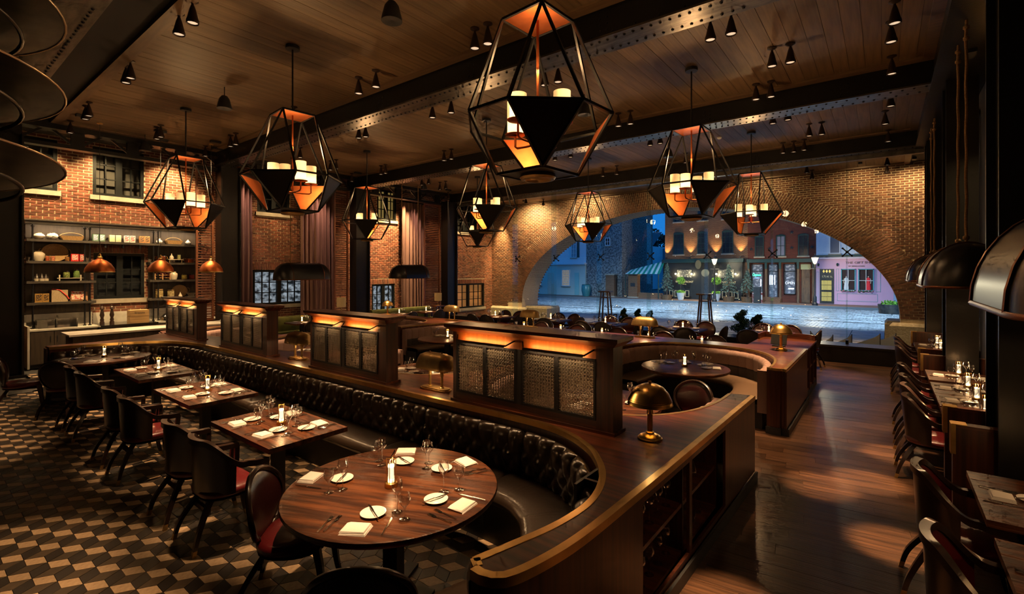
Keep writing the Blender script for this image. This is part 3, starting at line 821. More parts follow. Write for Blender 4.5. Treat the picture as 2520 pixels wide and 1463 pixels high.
# ---- booth sofas
def booth(cx, yo, a, b, sgn, lb, grp=None):
    t = thing('booth_sofa', lb, 'booth', (cx, yo + sgn * b * .5, 0), group=grp)
    arc = [(p.x, p.y) for p in sup(cx, yo, a, b, sgn)]
    P = Path(arc, -1 if sgn > 0 else 1, .02)
    chn = P.len / round(P.len / .2)
    back_section(P, .01, P.len - .01, TWEED, 'back_upper', t, zt=.875, zb=.62, tufted=False, th=.15, dep=.03, ch=chn, nz=12)
    back_section(P, .012, P.len - .012, DTWEED, 'back_lower', t, zt=.66, zb=.44, tufted=False, th=.142, dep=.025, ch=chn, nz=8)
    seat_section(P, .01, P.len - .01, TANL, t, 'seat', .1, .58, .45)
    MB().sweep(P.seg(.01, P.len - .01), [(.09, 0), (.52, 0), (.52, .35), (.09, .35)]).build('plinth', BLACK, t, 30, True)
    for e in (.012, P.len - .012):
        x, y, nx, ny = P.at(e)
        MB().bar((x + nx * .02, y + ny * .02, .55), (x + nx * .15, y + ny * .15, .55), .05, .62).build('end_pad', TWEED, t, 30, True)
    return P
nlab = ['curved mauve booth behind the screen beside the kitchen counter', 'curved mauve booth behind the second screen from the kitchen', 'curved mauve booth seen beside the lamp between the two largest screens', 'curved mauve booth backing the counter with the brass dome lamp']
flab = ['curved mauve booth with channelled back next to the green bench', 'curved mauve booth with channelled back and orange-lit round table', 'curved mauve booth with channelled back hidden behind the largest screen', 'curved mauve booth with channelled back beside the aisle']
for c, l in zip(NEARB, nlab): booth(c, NOPEN - .02, NA - .02, NBD - .02, -1, l)
for c, l in zip(FARB, flab): booth(c, FOPEN + .02, FA - .02, FBD - .02, 1, l)

# ---- mesh screens standing on the counter
WIRE = mat('woven_wire', (.38, .33, .26), .35, .9)
GLOWW = mat('glow_tinted_wood', (.30, .11, .03), .4, c2=(.22, .075, .02), scale=(40, 40, 2))  # header wood with the picture lights' orange glow put into its colour
def screen(x0, x1, lb, yf=3.66, yb=3.84):
    cx = (x0 + x1) / 2
    t = thing('mesh_screen', lb, 'screen', (cx, (yf + yb) / 2, .93))
    W = x1 - x0; z0, zm0, zm1, zh, zt = .93, 1.03, 1.555, 1.665, 1.745
    for xx in (x0, x1 - .16): MB().b2(xx, xx + .16 if xx > x0 else xx + .05, yf, yb, z0, zh).build('post', WALNUTY, t, 0, True)
    MB().b2(x0 + .05, x1 - .16, yf, yf + .05, z0, zm0).build('bottom_rail', WALNUT, t, 0, True)
    MB().b2(x0 + .05, x1 - .16, yb - .05, yb, z0, zm0).build('bottom_rail', WALNUT, t, 0, True)
    MB().b2(x0 - .02, x1 + .02, yf - .02, yb + .02, z0, z0 + .025).build('base_moulding', WALNUT, t, 0, True)
    MB().b2(x0 + .05, x1 - .16, yf, yb, zm1, zh).build('header', GLOWW, t, 0, True)
    a = .03; cap = MB().b2(x0 - .07, x1 + .07, yf - .07, yb + .07, zt - .03, zt)
    cap.add([(x0 - .01, yf - .01, zh), (x1 + .01, yf - .01, zh), (x1 + .01, yb + .01, zh), (x0 - .01, yb + .01, zh), (x0 - .07, yf - .07, zt - .03), (x1 + .07, yf - .07, zt - .03), (x1 + .07, yb + .07, zt - .03), (x0 - .07, yb + .07, zt - .03)], [(0, 1, 5, 4), (1, 2, 6, 5), (2, 3, 7, 6), (3, 0, 4, 7), (0, 3, 2, 1)])
    cap.build('cap', WALNUT, t, 0, True)
    inner0, inner1 = x0 + .05, x1 - .16; mid = (inner0 + inner1) / 2
    for (h0, h1) in ((inner0, mid - .03), (mid + .03, inner1)):
        for k in (0, 1):
            a, b = h0 + (h1 - h0) * k / 2, h0 + (h1 - h0) * (k + 1) / 2
            f = MB(); g = .022
            for r in ((a, a + g, zm0, zm1), (b - g, b, zm0, zm1), (a + g, b - g, zm0, zm0 + g), (a + g, b - g, zm1 - g, zm1)): f.b2(r[0], r[1], yf - .006, yf + .03, r[2], r[3])
            fo = f.build('panel_frame', STEEL, t, 0, True)
            wm = MB(); p = .0155; n = int((b - a - 2 * g) / p); m = int((zm1 - zm0 - 2 * g) / p)
            for i in range(1, n): xx = a + g + p * i; wm.box((xx, yf + .01 + (.002 if i % 2 else -.002), (zm0 + zm1) / 2), (.0085, .003, zm1 - zm0 - 2 * g))
            for j in range(1, m): zz = zm0 + g + p * j; wm.box(((a + b) / 2, yf + .01 + (-.002 if j % 2 else .002), zz), (b - a - 2 * g, .003, .0085))
            o = wm.build('wire_mesh', WIRE, fo, 0); o.location = (0, 0, 0); o['kind'] = 'stuff'
        c = (h0 + h1) / 2; hw = (h1 - h0) * .40
        pl = MB().b2(c - hw, c + hw, yf - .085, yf - .06, 1.578, 1.592).b2(c - hw, c + hw, yf - .09, yf - .084, 1.572, 1.596).build('picture_light', BLACK, t, 0, True)
        for s in (-1, 1): MB().bar((c + s * hw, yf - .075, 1.583), (c + s * (hw + .06), yf, 1.63), .012, .012).build('light_arm', BLACK, t, 0, True)
        al = area((c, yf - .055, 1.588), (c, yf + .02, 1.64), 1.3, hw * 1.9, .02, (1, .38, .09)); al.parent = t; al.location = Vector(al.location) - Vector(t.location)
        al2 = area((c, yf - .05, 1.575), (c, yf + .02, 1.25), 2.6, hw * 1.8, .02, (1, .62, .3)); al2.parent = t; al2.location = Vector(al2.location) - Vector(t.location)
    MB().b2(mid - .03, mid + .03, yf, yb, zm0, zm1).build('mullion', BLACK, t, 0, True)
screen(-3.64, -1.78, 'wire mesh screen nearest the brass dome lamp, largest of the four')
screen(-6.51, -4.78, 'wire mesh screen between the two brass double-post lamps')
screen(-9.6, -7.82, 'wire mesh screen third from the brass dome lamp')
screen(-12.5, -10.74, 'wire mesh screen beside the marble kitchen counter')
# ================================================================== chairs
def smooth(a, b, x):
    t = max(0, min(1, (x - a) / (b - a))); return t * t * (3 - 2 * t)
def leg(parent, p, bend, w=.042):
    P = [Vector(q) for q in catmull(p, 5)]
    mb = MB(); n = len(P)
    vs = []; fs = []
    for i, q in enumerate(P):
        k = w * (1.15 - .5 * i / (n - 1)) / 2
        for a, b in ((-1, -1), (1, -1), (1, 1), (-1, 1)): vs.append((q.x + a * k, q.y + b * k, q.z))
    for i in range(n - 1):
        for j in range(4): fs.append((i * 4 + j, i * 4 + (j + 1) % 4, i * 4 + 4 + (j + 1) % 4, i * 4 + 4 + j))
    fs += [(0, 1, 2, 3), tuple(range(4 * n - 1, 4 * n - 5, -1))]
    o = mb.add(vs, fs).build('leg', CHAIRW, parent, 30)
    q0, q1 = P[-3], P[-1]; k = w * .36
    sb = MB().add([(c.x + a * k, c.y + b * k, c.z + dz) for c, dz in ((q0, 0), (q1, 0)) for a, b in ((-1, -1), (1, -1), (1, 1), (-1, 1))], [(3, 2, 1, 0), (4, 5, 6, 7), (0, 1, 5, 4), (1, 2, 6, 5), (2, 3, 7, 6), (3, 0, 4, 7)])
    sb.build('sabot', DBRASS, o, 0)
def seat_mesh(rx, ry, z0, z1, mtl, parent, e=3.0, y=0, name='seat'):
    prof = [(.90, z0), (1.0, z0 + .012), (1.02, (z0 + z1) / 2), (.99, z1 - .018), (.90, z1 - .002), (.6, z1 + .008), (.02, z1 + .012)]
    n = 28
    def fn(a, b):
        k, z = prof[min(len(prof) - 1, int(round(b * (len(prof) - 1))))]; t = 2 * PI * a
        c, s = cos(t), sin(t)
        return (k * rx * math.copysign(abs(c) ** (2 / e), c), y + k * ry * math.copysign(abs(s) ** (2 / e), s), z)
    return MB().grid(fn, n, len(prof) - 1, cu=True).build(name, mtl, parent, 60)
def rear_legs(t, sx=.12):
    for s in (-1, 1):
        leg(t, [(s * (sx - .02), -.12, .43), (s * (sx + .015), -.2, .32), (s * (sx + .08), -.29, .15), (s * (sx + .10), -.33, 0)], 0)
    MB().bar((-sx - .02, -.19, .29), (sx + .02, -.19, .29), .03, .04).build('stretcher', CHAIRW, t, 0)
def front_legs(t, sx=.2):
    for s in (-1, 1):
        leg(t, [(s * sx, .19, .42), (s * sx, .215, .28), (s * (sx + .01), .23, .14), (s * (sx + .015), .26, 0)], 0)
def armchair(lb, grp):
    t = thing('armchair', lb, 'chair', group=grp)
    seat_mesh(.255, .25, .40, .475, OXBLOOD, t, y=.01)
    seat_mesh(.245, .24, .375, .405, CHAIRW, t, y=.01, name='seat_frame')
    rear_legs(t); front_legs(t)
    H = lambda a: .66 + .215 * (1 - smooth(28, 95, abs(a)))
    def pos(a, z, off=0):
        r = math.radians(a); k = 1 + .22 * (z - .46)
        return ((.275 * k + off) * sin(r), -(.245 * k + off) * cos(r) + .01)
    path = []
    for i in range(41):
        a = -100 + 5 * i; x, y = pos(a, H(a)); path.append((x, y, H(a)))
    x0, y0, z0 = path[0]
    path = [(-.30, .22, .645), (-.30, .12, .65)] + path + [(.30, .12, .65), (.30, .22, .645)]
    rail = MB(); m = len(path); vs = []; fs = []
    for i, p in enumerate(path):
        a, b = Vector(path[max(i - 1, 0)]), Vector(path[min(i + 1, m - 1)]); d = (b - a); d.z = 0; d.normalize(); nx, ny = -d.y, d.x
        for o, dz in ((-.024, -.026), (.024, -.026), (.024, .018), (-.024, .022)): vs.append((p[0] + nx * o, p[1] + ny * o, p[2] + dz))
    for i in range(m - 1):
        for j in range(4): fs.append((i * 4 + j, i * 4 + (j + 1) % 4, i * 4 + 4 + (j + 1) % 4, i * 4 + 4 + j))
    fs += [(0, 1, 2, 3), tuple(range(4 * m - 1, 4 * m - 5, -1))]
    rail.add(vs, fs).build('arm_rail', CHAIRW, t, 40)
    for off, nm, ml in ((.012, 'back_shell', CHAIRW), (-.012, 'back_lining', OXBLOOD)):
        def fn(u, v, off=off):
            a = -80 + 160 * u; z = .43 + (H(a) - .012 - .43) * v; x, y = pos(a, z, off); return (x, y, z)
        MB().grid(fn, 24, 6).build(nm, ml, t, 60)
    for s in (-1, 1): MB().bar((s * .30, .21, .64), (s * .27, .19, .40), .03, .04, up=(0, 1, 0)).build('arm_post', CHAIRW, t, 0)
    return t
def roundchair(lb, grp):
    t = thing('round_back_chair', lb, 'chair', group=grp)
    seat_mesh(.25, .24, .40, .48, OXBLOOD, t, e=2.4)
    seat_mesh(.24, .23, .375, .405, CHAIRW, t, e=2.4, name='seat_frame')
    rear_legs(t); front_legs(t, .17)
    def P(x, z): return (x, -.215 - .16 * (z - .46) + .75 * x * x, z)
    ring = []
    for i in range(36):
        a = 2 * PI * i / 36; c, s = cos(a), sin(a)
        ring.append(P(.265 * c * (1 + .04 * s), .665 + .225 * s))
    MB().tube(ring, .021, 6, True).build('back_frame', CHAIRW, t, 60)
    for sg, nm, ml in ((1, 'back_pad', SHADOX), (-1, 'back_shell', DTWEED)):
        def fn(u, v, sg=sg):
            a = 2 * PI * u; r = max(.01, v); x, y, z = P(.25 * r * cos(a), .665 + .21 * r * sin(a)); return (x, y + sg * (.03 * (1 - r ** 4) + .004), z)
        MB().grid(fn, 28, 6, cu=True).build(nm, ml, t, 60)
    for s in (-1, 1): MB().bar((s * .15, -.205, .5), (s * .13, -.17, .39), .035, .03).build('back_post', CHAIRW, t, 0)
    return t
GA = 'armchairs along the square tables'
A0 = armchair('x', GA); B0 = roundchair('x', 'round')
KIDS = {}
_used = {'a': False, 'b': False}
def place_chair(kind, x, y, face, lb, grp):
    # face: direction the sitter looks, in degrees from +X
    rz = math.radians(face - 90); proto = A0 if kind == 'a' else B0
    if not _used[kind]:
        _used[kind] = True; proto.location = (x, y, 0); proto.rotation_euler = (0, 0, rz); proto['label'] = lb; proto['group'] = grp; return proto
    return clone(proto, (x, y, 0), rz, lb, grp)
for (xs_, nm) in (((-4.6, -5.27), 'the square table nearest the big round table'), ((-6.74, -7.41), 'the middle square banquette table'), ((-8.85, -9.52), 'the square banquette table nearest the kitchen')):
    for x in xs_: place_chair('a', x, 1.80, 90, 'black armchair with oxblood seat at ' + nm, 'armchairs at ' + nm)
place_chair('b', -3.3, 1.75, 43, 'dark round-backed chair between the big round table and armchairs', 'r1')
place_chair('b', -2.16, 1.54, 133, 'dark round-backed chair at the big round table near the brass-tipped counter end', 'r2')
place_chair('b', -11.3, 1.3, 80, 'dark round-backed chair at the kitchen-end round table beside the slate floor', 'r3')
place_chair('b', -10.42, 1.72, 135, 'dark round-backed chair at the kitchen-end round table beside the armchairs', 'r4')
for o in list(C.objects):
    if o.get('group') in ('r1', 'r2', 'r3', 'r4'): del o['group']
place_chair('b', -1.98, 6.05, 255, 'round-backed leather chair facing the booth table beside the brass dome lamp', 'loose booth chairs'); 
rch = [(3.45, 'first'), (4.6, 'second'), (7.08, 'third'), (7.75, 'fourth'), (8.45, 'fifth'), (9.45, 'sixth'), (11.68, 'seventh'), (12.4, 'eighth'), (13.22, 'ninth')]
for y, w in rch[:2]: place_chair('a', .43, y, 0, 'black barrel armchair at the bench table ' + ('next to the tall bench panel' if w == 'second' else 'at the open end of the aisle'), 'aisle armchairs')
for y, w in rch[2:6]: place_chair('a', .43, y, 0, 'black barrel armchair at the middle run of bench tables', 'armchairs at the middle bench tables')
for y, w in rch[6:]: place_chair('a', .43, y, 0, 'black barrel armchair at the bench tables by the arch', 'armchairs at the bench tables by the arch')

# ================================================================== tables
def table_round(x, y, r, lb, z=.76, grp=None):
    t = thing('round_table', lb, 'table', (x, y, 0), rz=.4, group=grp)
    MB().lathe([(.001, z - .05), (r - .03, z - .05), (r - .008, z - .042), (r, z - .025), (r - .004, z - .005), (r - .02, z), (.001, z)], 56).build('tabletop', TABLEW, t, 40)
    MB().b2(-.055, .055, -.055, .055, .02, z - .05).build('pedestal', BLACK, t, 0)
    MB().b2(-.3, .3, -.05, .05, 0, .025).b2(-.05, .05, -.3, .3, 0, .026).build('base', BLACK, t, 0)
def table_rect(x, y, w, d, lb, z=.76, grp=None):
    t = thing('square_table', lb, 'table', (x, y, 0), group=grp)
    n = 5
    for i in range(n): MB().b2(-w / 2, w / 2, -d / 2 + d * i / n + .0008, -d / 2 + d * (i + 1) / n - .0008, z - .045, z - (.0012 if i % 2 else 0)).build('plank', TABLEW, t, 0)
    MB().b2(-.05, .05, -.05, .05, .02, z - .045).build('pedestal', BLACK, t, 0)
    MB().b2(-.28, .28, -.045, .045, 0, .02).b2(-.045, .045, -.28, .28, 0, .021).build('base', BLACK, t, 0)
table_round(-2.8, 2.21, .75, 'big round walnut table in the banquette curve by the glass shelves')
SQ = [(-4.83, 2.37, 'the square table nearest the big round table'), (-6.92, 2.455, 'the middle square banquette table'), (-8.96, 2.5, 'the square banquette table nearest the kitchen')]
for (x, y, d), l in zip(SQ, ('square walnut table nearest the big round table', 'middle square walnut table along the banquette', 'square walnut banquette table nearest the kitchen')): table_rect(x, y, 1.25, .77, l)
table_round(-11.12, 2.3, .70, 'round walnut table in the banquette curve at the kitchen end')
NT = [(-11.6, 'round booth table behind the screen beside the kitchen counter'), (-8.65, 'round booth table behind the third screen from the dome lamp'), (-5.65, 'round booth table beside the near double-post lamp'), (-2.62, 'round booth table behind the brass dome lamp')]
for x, l in NT: table_round(x, 5.18, .65, l)
FT = [(-11.0, 'round booth table by the green velvet bench'), (-8.0, 'round booth table glowing orange beyond the screens'), (-5.4, 'round booth table hidden behind the largest screen'), (-2.56, 'round booth table beside the aisle')]
for x, l in FT: table_round(x, 7.86, .68, l)
WT = [(-10.6, 12.7, 'fifth'), (-8.45, 12.9, 'fourth'), (-6.55, 12.95, 'third'), (-4.3, 13.05, 'second'), (-2.3, 13.5, 'first')]
for x, y, w in WT: table_rect(x, y, 1.05, .85, w + ' dining table from the aisle along the glass wall')
LT = [(-7.6, 10.2, 'fifth'), (-6.45, 10.2, 'fourth'), (-5.3, 10.2, 'third'), (-4.15, 10.2, 'second'), (-3.0, 10.2, 'first')]
for x, y, w in LT: table_rect(x, y, .72, .62, w + ' small table from the service cabinet against the counter ledge')
RT = [(2.9, 3.9), (4.16, 5.09), (6.8, 7.3), (7.35, 8.1), (8.12, 8.88), (9.05, 9.94), (11.4, 12.0), (12.05, 12.75), (12.8, 13.65)]
RN = ['bench table at the open end of the aisle', 'bench table next to the tall brass-capped panel', 'bench table tucked behind the brass-capped panel', 'second middle bench table from the brass-capped panel', 'third middle bench table from the brass-capped panel', 'fourth middle bench table beside the dark column', 'bench table by the arch next to the column', 'middle bench table by the arch', 'bench table closest to the stone foot of the arch']
for (a, b), l in zip(RT, RN): table_rect(.865, (a + b) / 2, .73, b - a, 'walnut ' + l)
WBT = [(-14.0, 7.6, 'small table at the green bench beside the street window'), (-14.0, 11.3, 'small table at the green bench under the yellow-lit brick'), (-14.0, 12.6, 'small table at the green bench beside the glass wall')]
for x, y, l in WBT: table_rect(x, y, .7, .75, l)
# window-row chairs
for (x, y, w) in WT:
    for sx in (-.28, .3):
        place_chair('b', x + sx, y - .62, 90 + sx * 20, 'round-backed chair on the booth side of the %s table along the glass wall' % w, 'booth-side chairs at the %s glass wall table' % w)
    for sx in (-.25, .32):
        place_chair('b', x + sx, y + .66, 270 - sx * 25, 'round-backed chair on the window side of the %s table along the glass wall' % w, 'window-side chairs at the %s glass wall table' % w)
    place_chair('b', x + .82, y + .05, 175, 'round-backed chair at the aisle end of the %s table along the glass wall' % w, 'end chairs %s' % w)
for (x, y, w) in LT: place_chair('b', x + .05, y + .62, 270, 'oxblood round-backed chair at the %s small table behind the booth ledge' % w, 'chairs behind the booth ledge')
for x, y, l in WBT: place_chair('b', x + .62, y - .1, 180, 'round-backed chair facing the ' + l.replace('small table at the ', ''), 'chairs by the green benches')

# ================================================================== tableware
def proto_thing(name, cat): return thing(name, 'x', cat, (0, 0, -5))
PR = {}
o = proto_thing('napkin', 'napkin'); 
def nap(a, b, z0, z1, sk=0): return MB().add([(-a, -b, z0), (a, -b, z0), (a, b, z0), (-a, b, z0), (-a + .006, -b + .006, z1 - .002), (a - .004, -b + .004, z1), (a - .006, b - .006, z1), (-a + .004 + sk, b - .004, z1 - .002)], [(3, 2, 1, 0), (4, 5, 6, 7), (0, 1, 5, 4), (1, 2, 6, 5), (2, 3, 7, 6), (3, 0, 4, 7)])
nap(.082, .062, 0, .010).build('lower_fold', LINEN, o, 0); k = nap(.078, .058, .010, .021, .02).build('upper_fold', LINEN, o, 0); k.location = (-.004, .003, 0); PR['napkin'] = o
def single(name, cat, mb, mtl, sm=50):
    o = mb.build(name, mtl, None, sm); o.location = (0, 0, -5); tag(o, 'x', cat); PR[name] = o
single('bread_plate', 'plate', MB().lathe([(.001, .004), (.045, .004), (.05, .001), (.052, .001), (.056, .006), (.080, .014), (.081, .016), (.079, .017), (.055, .010), (.048, .008), (.001, .008)], 28), CHINA)
single('table_knife', 'knife', MB().add([(-.004, -.105, 0), (.004, -.105, 0), (.0055, -.01, 0), (-.0055, -.01, 0), (-.003, -.105, .006), (.003, -.105, .006), (.0045, -.01, .007), (-.0045, -.01, .007)], [(3, 2, 1, 0), (4, 5, 6, 7), (0, 1, 5, 4), (1, 2, 6, 5), (2, 3, 7, 6), (3, 0, 4, 7)]).add([(-.004, -.01, .002), (.005, -.01, .002), (.009, .02, .002), (.010, .08, .002), (.002, .105, .002), (-.004, .105, .002), (-.004, -.01, .0035), (.005, -.01, .0035), (.009, .02, .0035), (.010, .08, .0035), (.002, .105, .0035), (-.004, .105, .0035)], [(5, 4, 3, 2, 1, 0), (6, 7, 8, 9, 10, 11)] + [(i, (i + 1) % 6, 6 + (i + 1) % 6, 6 + i) for i in range(6)]), CHROME)
fk = MB().add([(-.006, -.1, 0), (.006, -.1, 0), (.003, .02, .004), (-.003, .02, .004), (-.005, -.1, .005), (.005, -.1, .005), (.003, .02, .008), (-.003, .02, .008)], [(3, 2, 1, 0), (4, 5, 6, 7), (0, 1, 5, 4), (1, 2, 6, 5), (2, 3, 7, 6), (3, 0, 4, 7)]).add([(-.003, .02, .004), (.003, .02, .004), (.011, .04, .003), (.011, .055, .002), (-.011, .055, .002), (-.011, .04, .003)], [(0, 1, 2, 3, 4, 5)])
for i in range(4): fk.box((-.0093 + .0062 * i, .075, .003), (.0035, .042, .003))
single('dinner_fork', 'fork', fk, CHROME)
def stem(h, r, hb, rr, foot=.034):
    # h total, hb bowl height, r bowl max radius, rr rim radius
    zb = h - hb; pr = [(foot, 0), (foot, .002), (foot * .6, .004), (.006, .009), (.0038, .02), (.0036, zb - .012), (.006, zb - .004)]
    for i in range(1, 9):
        t = i / 8; pr.append((r * sin(min(1, t * 1.7) * PI / 2) * (1 - smooth(.55, 1, t) * (1 - rr / r)), zb + hb * t))
    return MB().lathe(pr, 16)
single('wine_glass', 'glass', stem(.215, .038, .105, .030), GLASS, 60)
single('water_goblet', 'glass', stem(.165, .037, .095, .031), GLASS, 60)
single('carafe', 'carafe', MB().lathe([(.045, 0), (.06, .01), (.062, .06), (.04, .13), (.022, .17), (.02, .22), (.032, .25)], 16), GLASS, 60)
single('tumbler', 'glass', MB().lathe([(.001, .004), (.03, .004), (.031, .0), (.035, .1), (.036, .1)], 14), GLASS, 60)
o = proto_thing('table_lantern', 'lantern')
MB().lathe([(.001, 0), (.044, 0), (.046, .006), (.044, .03), (.038, .034), (.001, .034)], 20).build('base', BRASS, o, 50)
MB().lathe([(.028, .034), (.028, .16), (.001, .162)], 16).build('glass_cylinder', GLASS, o, 50)
MB().lathe([(.001, .04), (.02, .042), (.02, .152), (.001, .154)], 12).build('diffuser', emis('lantern_diffuser', (1, .80, .5), 1.3), o, 50)
MB().lathe([(.001, .036), (.022, .036), (.0225, .05), (.022, .058), (.001, .06)], 12).build('candle', LIT, o, 50)
MB().lathe([(.001, .142), (.022, .142), (.022, .156), (.001, .158)], 12).build('lamp_head', LIT, o, 50)
fr_ = MB()
for a in range(4): fr_.bar((.034 * cos(a * PI / 2), .034 * sin(a * PI / 2), .03), (.034 * cos(a * PI / 2), .034 * sin(a * PI / 2), .2), .004, .004)
fr_.bar((-.036, 0, .2), (.036, 0, .2), .006, .004).bar((0, -.036, .2), (0, .036, .2), .006, .004)
fr_.build('frame', BRASS, o, 0)
point((0, 0, .185), 1.5, (1, .52, .2), .02, o)
PR['table_lantern'] = o
_pu = set()
def put(kind, x, y, z, rz, lb, grp):
    p = PR[kind]
    if kind not in _pu:
        _pu.add(kind); p.location = (x, y, z); p.rotation_euler = (0, 0, rz); p['label'] = lb; p['group'] = grp; return p
    return clone(p, (x, y, z), rz, lb, grp)
TZ = .7605
NAMES = {'napkin': 'folded white napkin', 'bread_plate': 'white bread plate', 'table_knife': 'silver knife', 'dinner_fork': 'silver fork', 'wine_glass': 'tall wine glass', 'water_goblet': 'short water goblet', 'table_lantern': 'glowing brass lantern', 'tumbler': 'clear tumbler', 'carafe': 'clear glass carafe'}
def on(kind, x, y, rz, d, z=TZ):
    nm = NAMES[kind]
    g = None if kind == 'table_lantern' else '%ss on %s' % (nm.split()[-1], d)
    o = put(kind, x, y, z, rz, '%s on %s' % (nm, d), g or 'lanterns')
    if g is None and 'group' in o: del o['group']
    return o
def setting(x, y, ang, d, full=2, z=TZ, mir=1):
    # x,y: centre of the napkin; ang: direction towards the table centre in degrees
    a = math.radians(ang - 90); ca_, sa_ = cos(a), sin(a)
    def W(u, v): u *= mir; return x + u * ca_ - v * sa_, y + u * sa_ + v * ca_
    j = RND.uniform
    on('napkin', *W(0, 0), a + j(-.12, .12), d, z)
    if full >= 2:
        on('table_knife', *W(.125, .0), a + j(-.08, .08), d, z)
        for u in (-.125, -.155): on('dinner_fork', *W(u, .0), a + j(-.05, .05), d, z)
    elif full == 1:
        on('table_knife', *W(.12, .0), a, d, z)
    px_, py_ = W(-.03 + j(-.01, .01), .155); on('bread_plate', px_, py_, a, d, z)
    if full >= 1: on('table_knife', px_, py_, a + j(.5, .9) * mir, d, z + .0165)
    on('wine_glass', *W(.12, .185), 0, d, z); on('water_goblet', *W(.175, .12), 0, d, z)
# big round table, laid as it stands
BIG = dict(nap=[(-3.37, 1.9, -61), (-3.22, 2.67, -138), (-2.66, 2.82, -193), (-2.18, 2.28, -264), (-2.48, 1.68, 31)], plate=[(-3.17, 2.03), (-3.06, 2.52), (-2.72, 2.61), (-2.38, 2.23), (-2.56, 1.86)], tall=[(-3.02, 1.94), (-3.15, 2.37), (-2.83, 2.55), (-2.43, 2.35), (-2.46, 1.97)], short=[(-3.05, 1.85), (-3.24, 2.41), (-2.89, 2.63), (-2.37, 2.44), (-2.35, 1.94)], fork=[(-2.69, 1.61, 32), (-2.66, 1.64, 28), (-2.19, 2.08, -267), (-2.2, 2.14, 90), (-2.5, 2.74, -205), (-2.46, 2.72, -212), (-3.44, 2.04, -32), (-3.44, 2.06, -60)], knife=[(-2.37, 1.82, 36), (-2.22, 2.41, -258), (-3.26, 2.56, 41), (-2.76, 2.81, 4), (-3.25, 1.81, -66)], lamp=(-2.79, 2.18))
d = 'the big round table by the glass shelves'
for (x, y, a) in BIG['nap']: on('napkin', x, y, math.radians(a), d)
for i, (x, y) in enumerate(BIG['plate']): on('bread_plate', x, y, 0, d); on('table_knife', x, y, math.radians((35, 80, 60, -10, 70)[i]), d, TZ + .0165)
for x, y in BIG['tall']: on('wine_glass', x, y, 0, d)
for x, y in BIG['short']: on('water_goblet', x, y, 0, d)
for x, y, a in BIG['fork']: on('dinner_fork', x, y, math.radians(a), d)
for x, y, a in BIG['knife']: on('table_knife', x, y, math.radians(a), d)
on('table_lantern', *BIG['lamp'], .6, d)
for (x, y, d) in SQ:
    for sx in (-.33, .22):
        setting(x + sx, y - .25, 90, d); setting(x + sx + .1, y + .26, 270, d)
    on('table_lantern', x + .03, y + .02, .3, d)
d = 'the round table at the kitchen end'
for a in (200, 250, 330, 30, 100): setting(-11.12 + .5 * cos(math.radians(a)), 2.3 + .5 * sin(math.radians(a)), a + 180, d, 1)
on('table_lantern', -11.12, 2.32, .3, d)
for (x, l) in NT[1:]:
    d = 'the ' + l
    for a in ((190, 250, 300, 20) if x > -3 else (220, 270, 330)): setting(x + .46 * cos(math.radians(a)), 5.18 + .46 * sin(math.radians(a)), a + 180, d, 1)
    on('table_lantern', x + .02, 5.2, .3, d)
for (x, l) in (FT[1], FT[3]):
    d = 'the ' + l
    for a in (160, 110, 60, 15): setting(x + .48 * cos(math.radians(a)), 7.86 + .48 * sin(math.radians(a)), a + 180, d, 1)
    on('table_lantern', x, 7.86, .3, d)
for (x, y, w) in WT:
    d = 'the %s table along the glass wall' % w
    for sx in (-.28, .26): setting(x + sx, y - .28, 90, d, 0); setting(x + sx, y + .28, 270, d, 0)
    on('table_lantern', x, y, .3, d)
for (x, y, w) in LT:
    d = 'the %s small table behind the booth ledge' % w
    for sx in (-.2, .17): on('wine_glass', x + sx, y + .02, 0, d); on('water_goblet', x + sx + .05, y - .06, 0, d)
    on('table_lantern', x, y + .1, .2, d); on('napkin', x, y + .22, PI, d)
for (a, b), l in zip(RT, RN):
    d = 'the ' + l; y = (a + b) / 2
    setting(.63, y, 0, d, 2 if b < 9 else 1); setting(1.13, y + .02, 180, d, 0)
    on('table_lantern', .87, y + .2, .3, d)
for x, y, l in WBT:
    d = 'the ' + l
    setting(x + .22, y, 180, d, 0); on('table_lantern', x, y, .2, d); on('wine_glass', x - .15, y + .15, 0, d); on('bread_plate', x - .2, y - .1, 0, d)
# glassware on the open shelves of the counter
d1 = 'the aisle shelves of the walnut counter'
for iy in range(5):
    for ix in range(3):
        for z in (.131, .501): on('wine_glass', -1.33 - ix * .1, 2.98 + iy * .165, 0, d1, z)
for iy in range(4):
    for ix in range(3): on('tumbler', -1.33 - ix * .1, 3.9 + iy * .18, 0, d1, .131)
for iy in range(4): on('carafe', -1.36 - (iy % 2) * .12, 3.95 + iy * .17, 0, d1, .501)

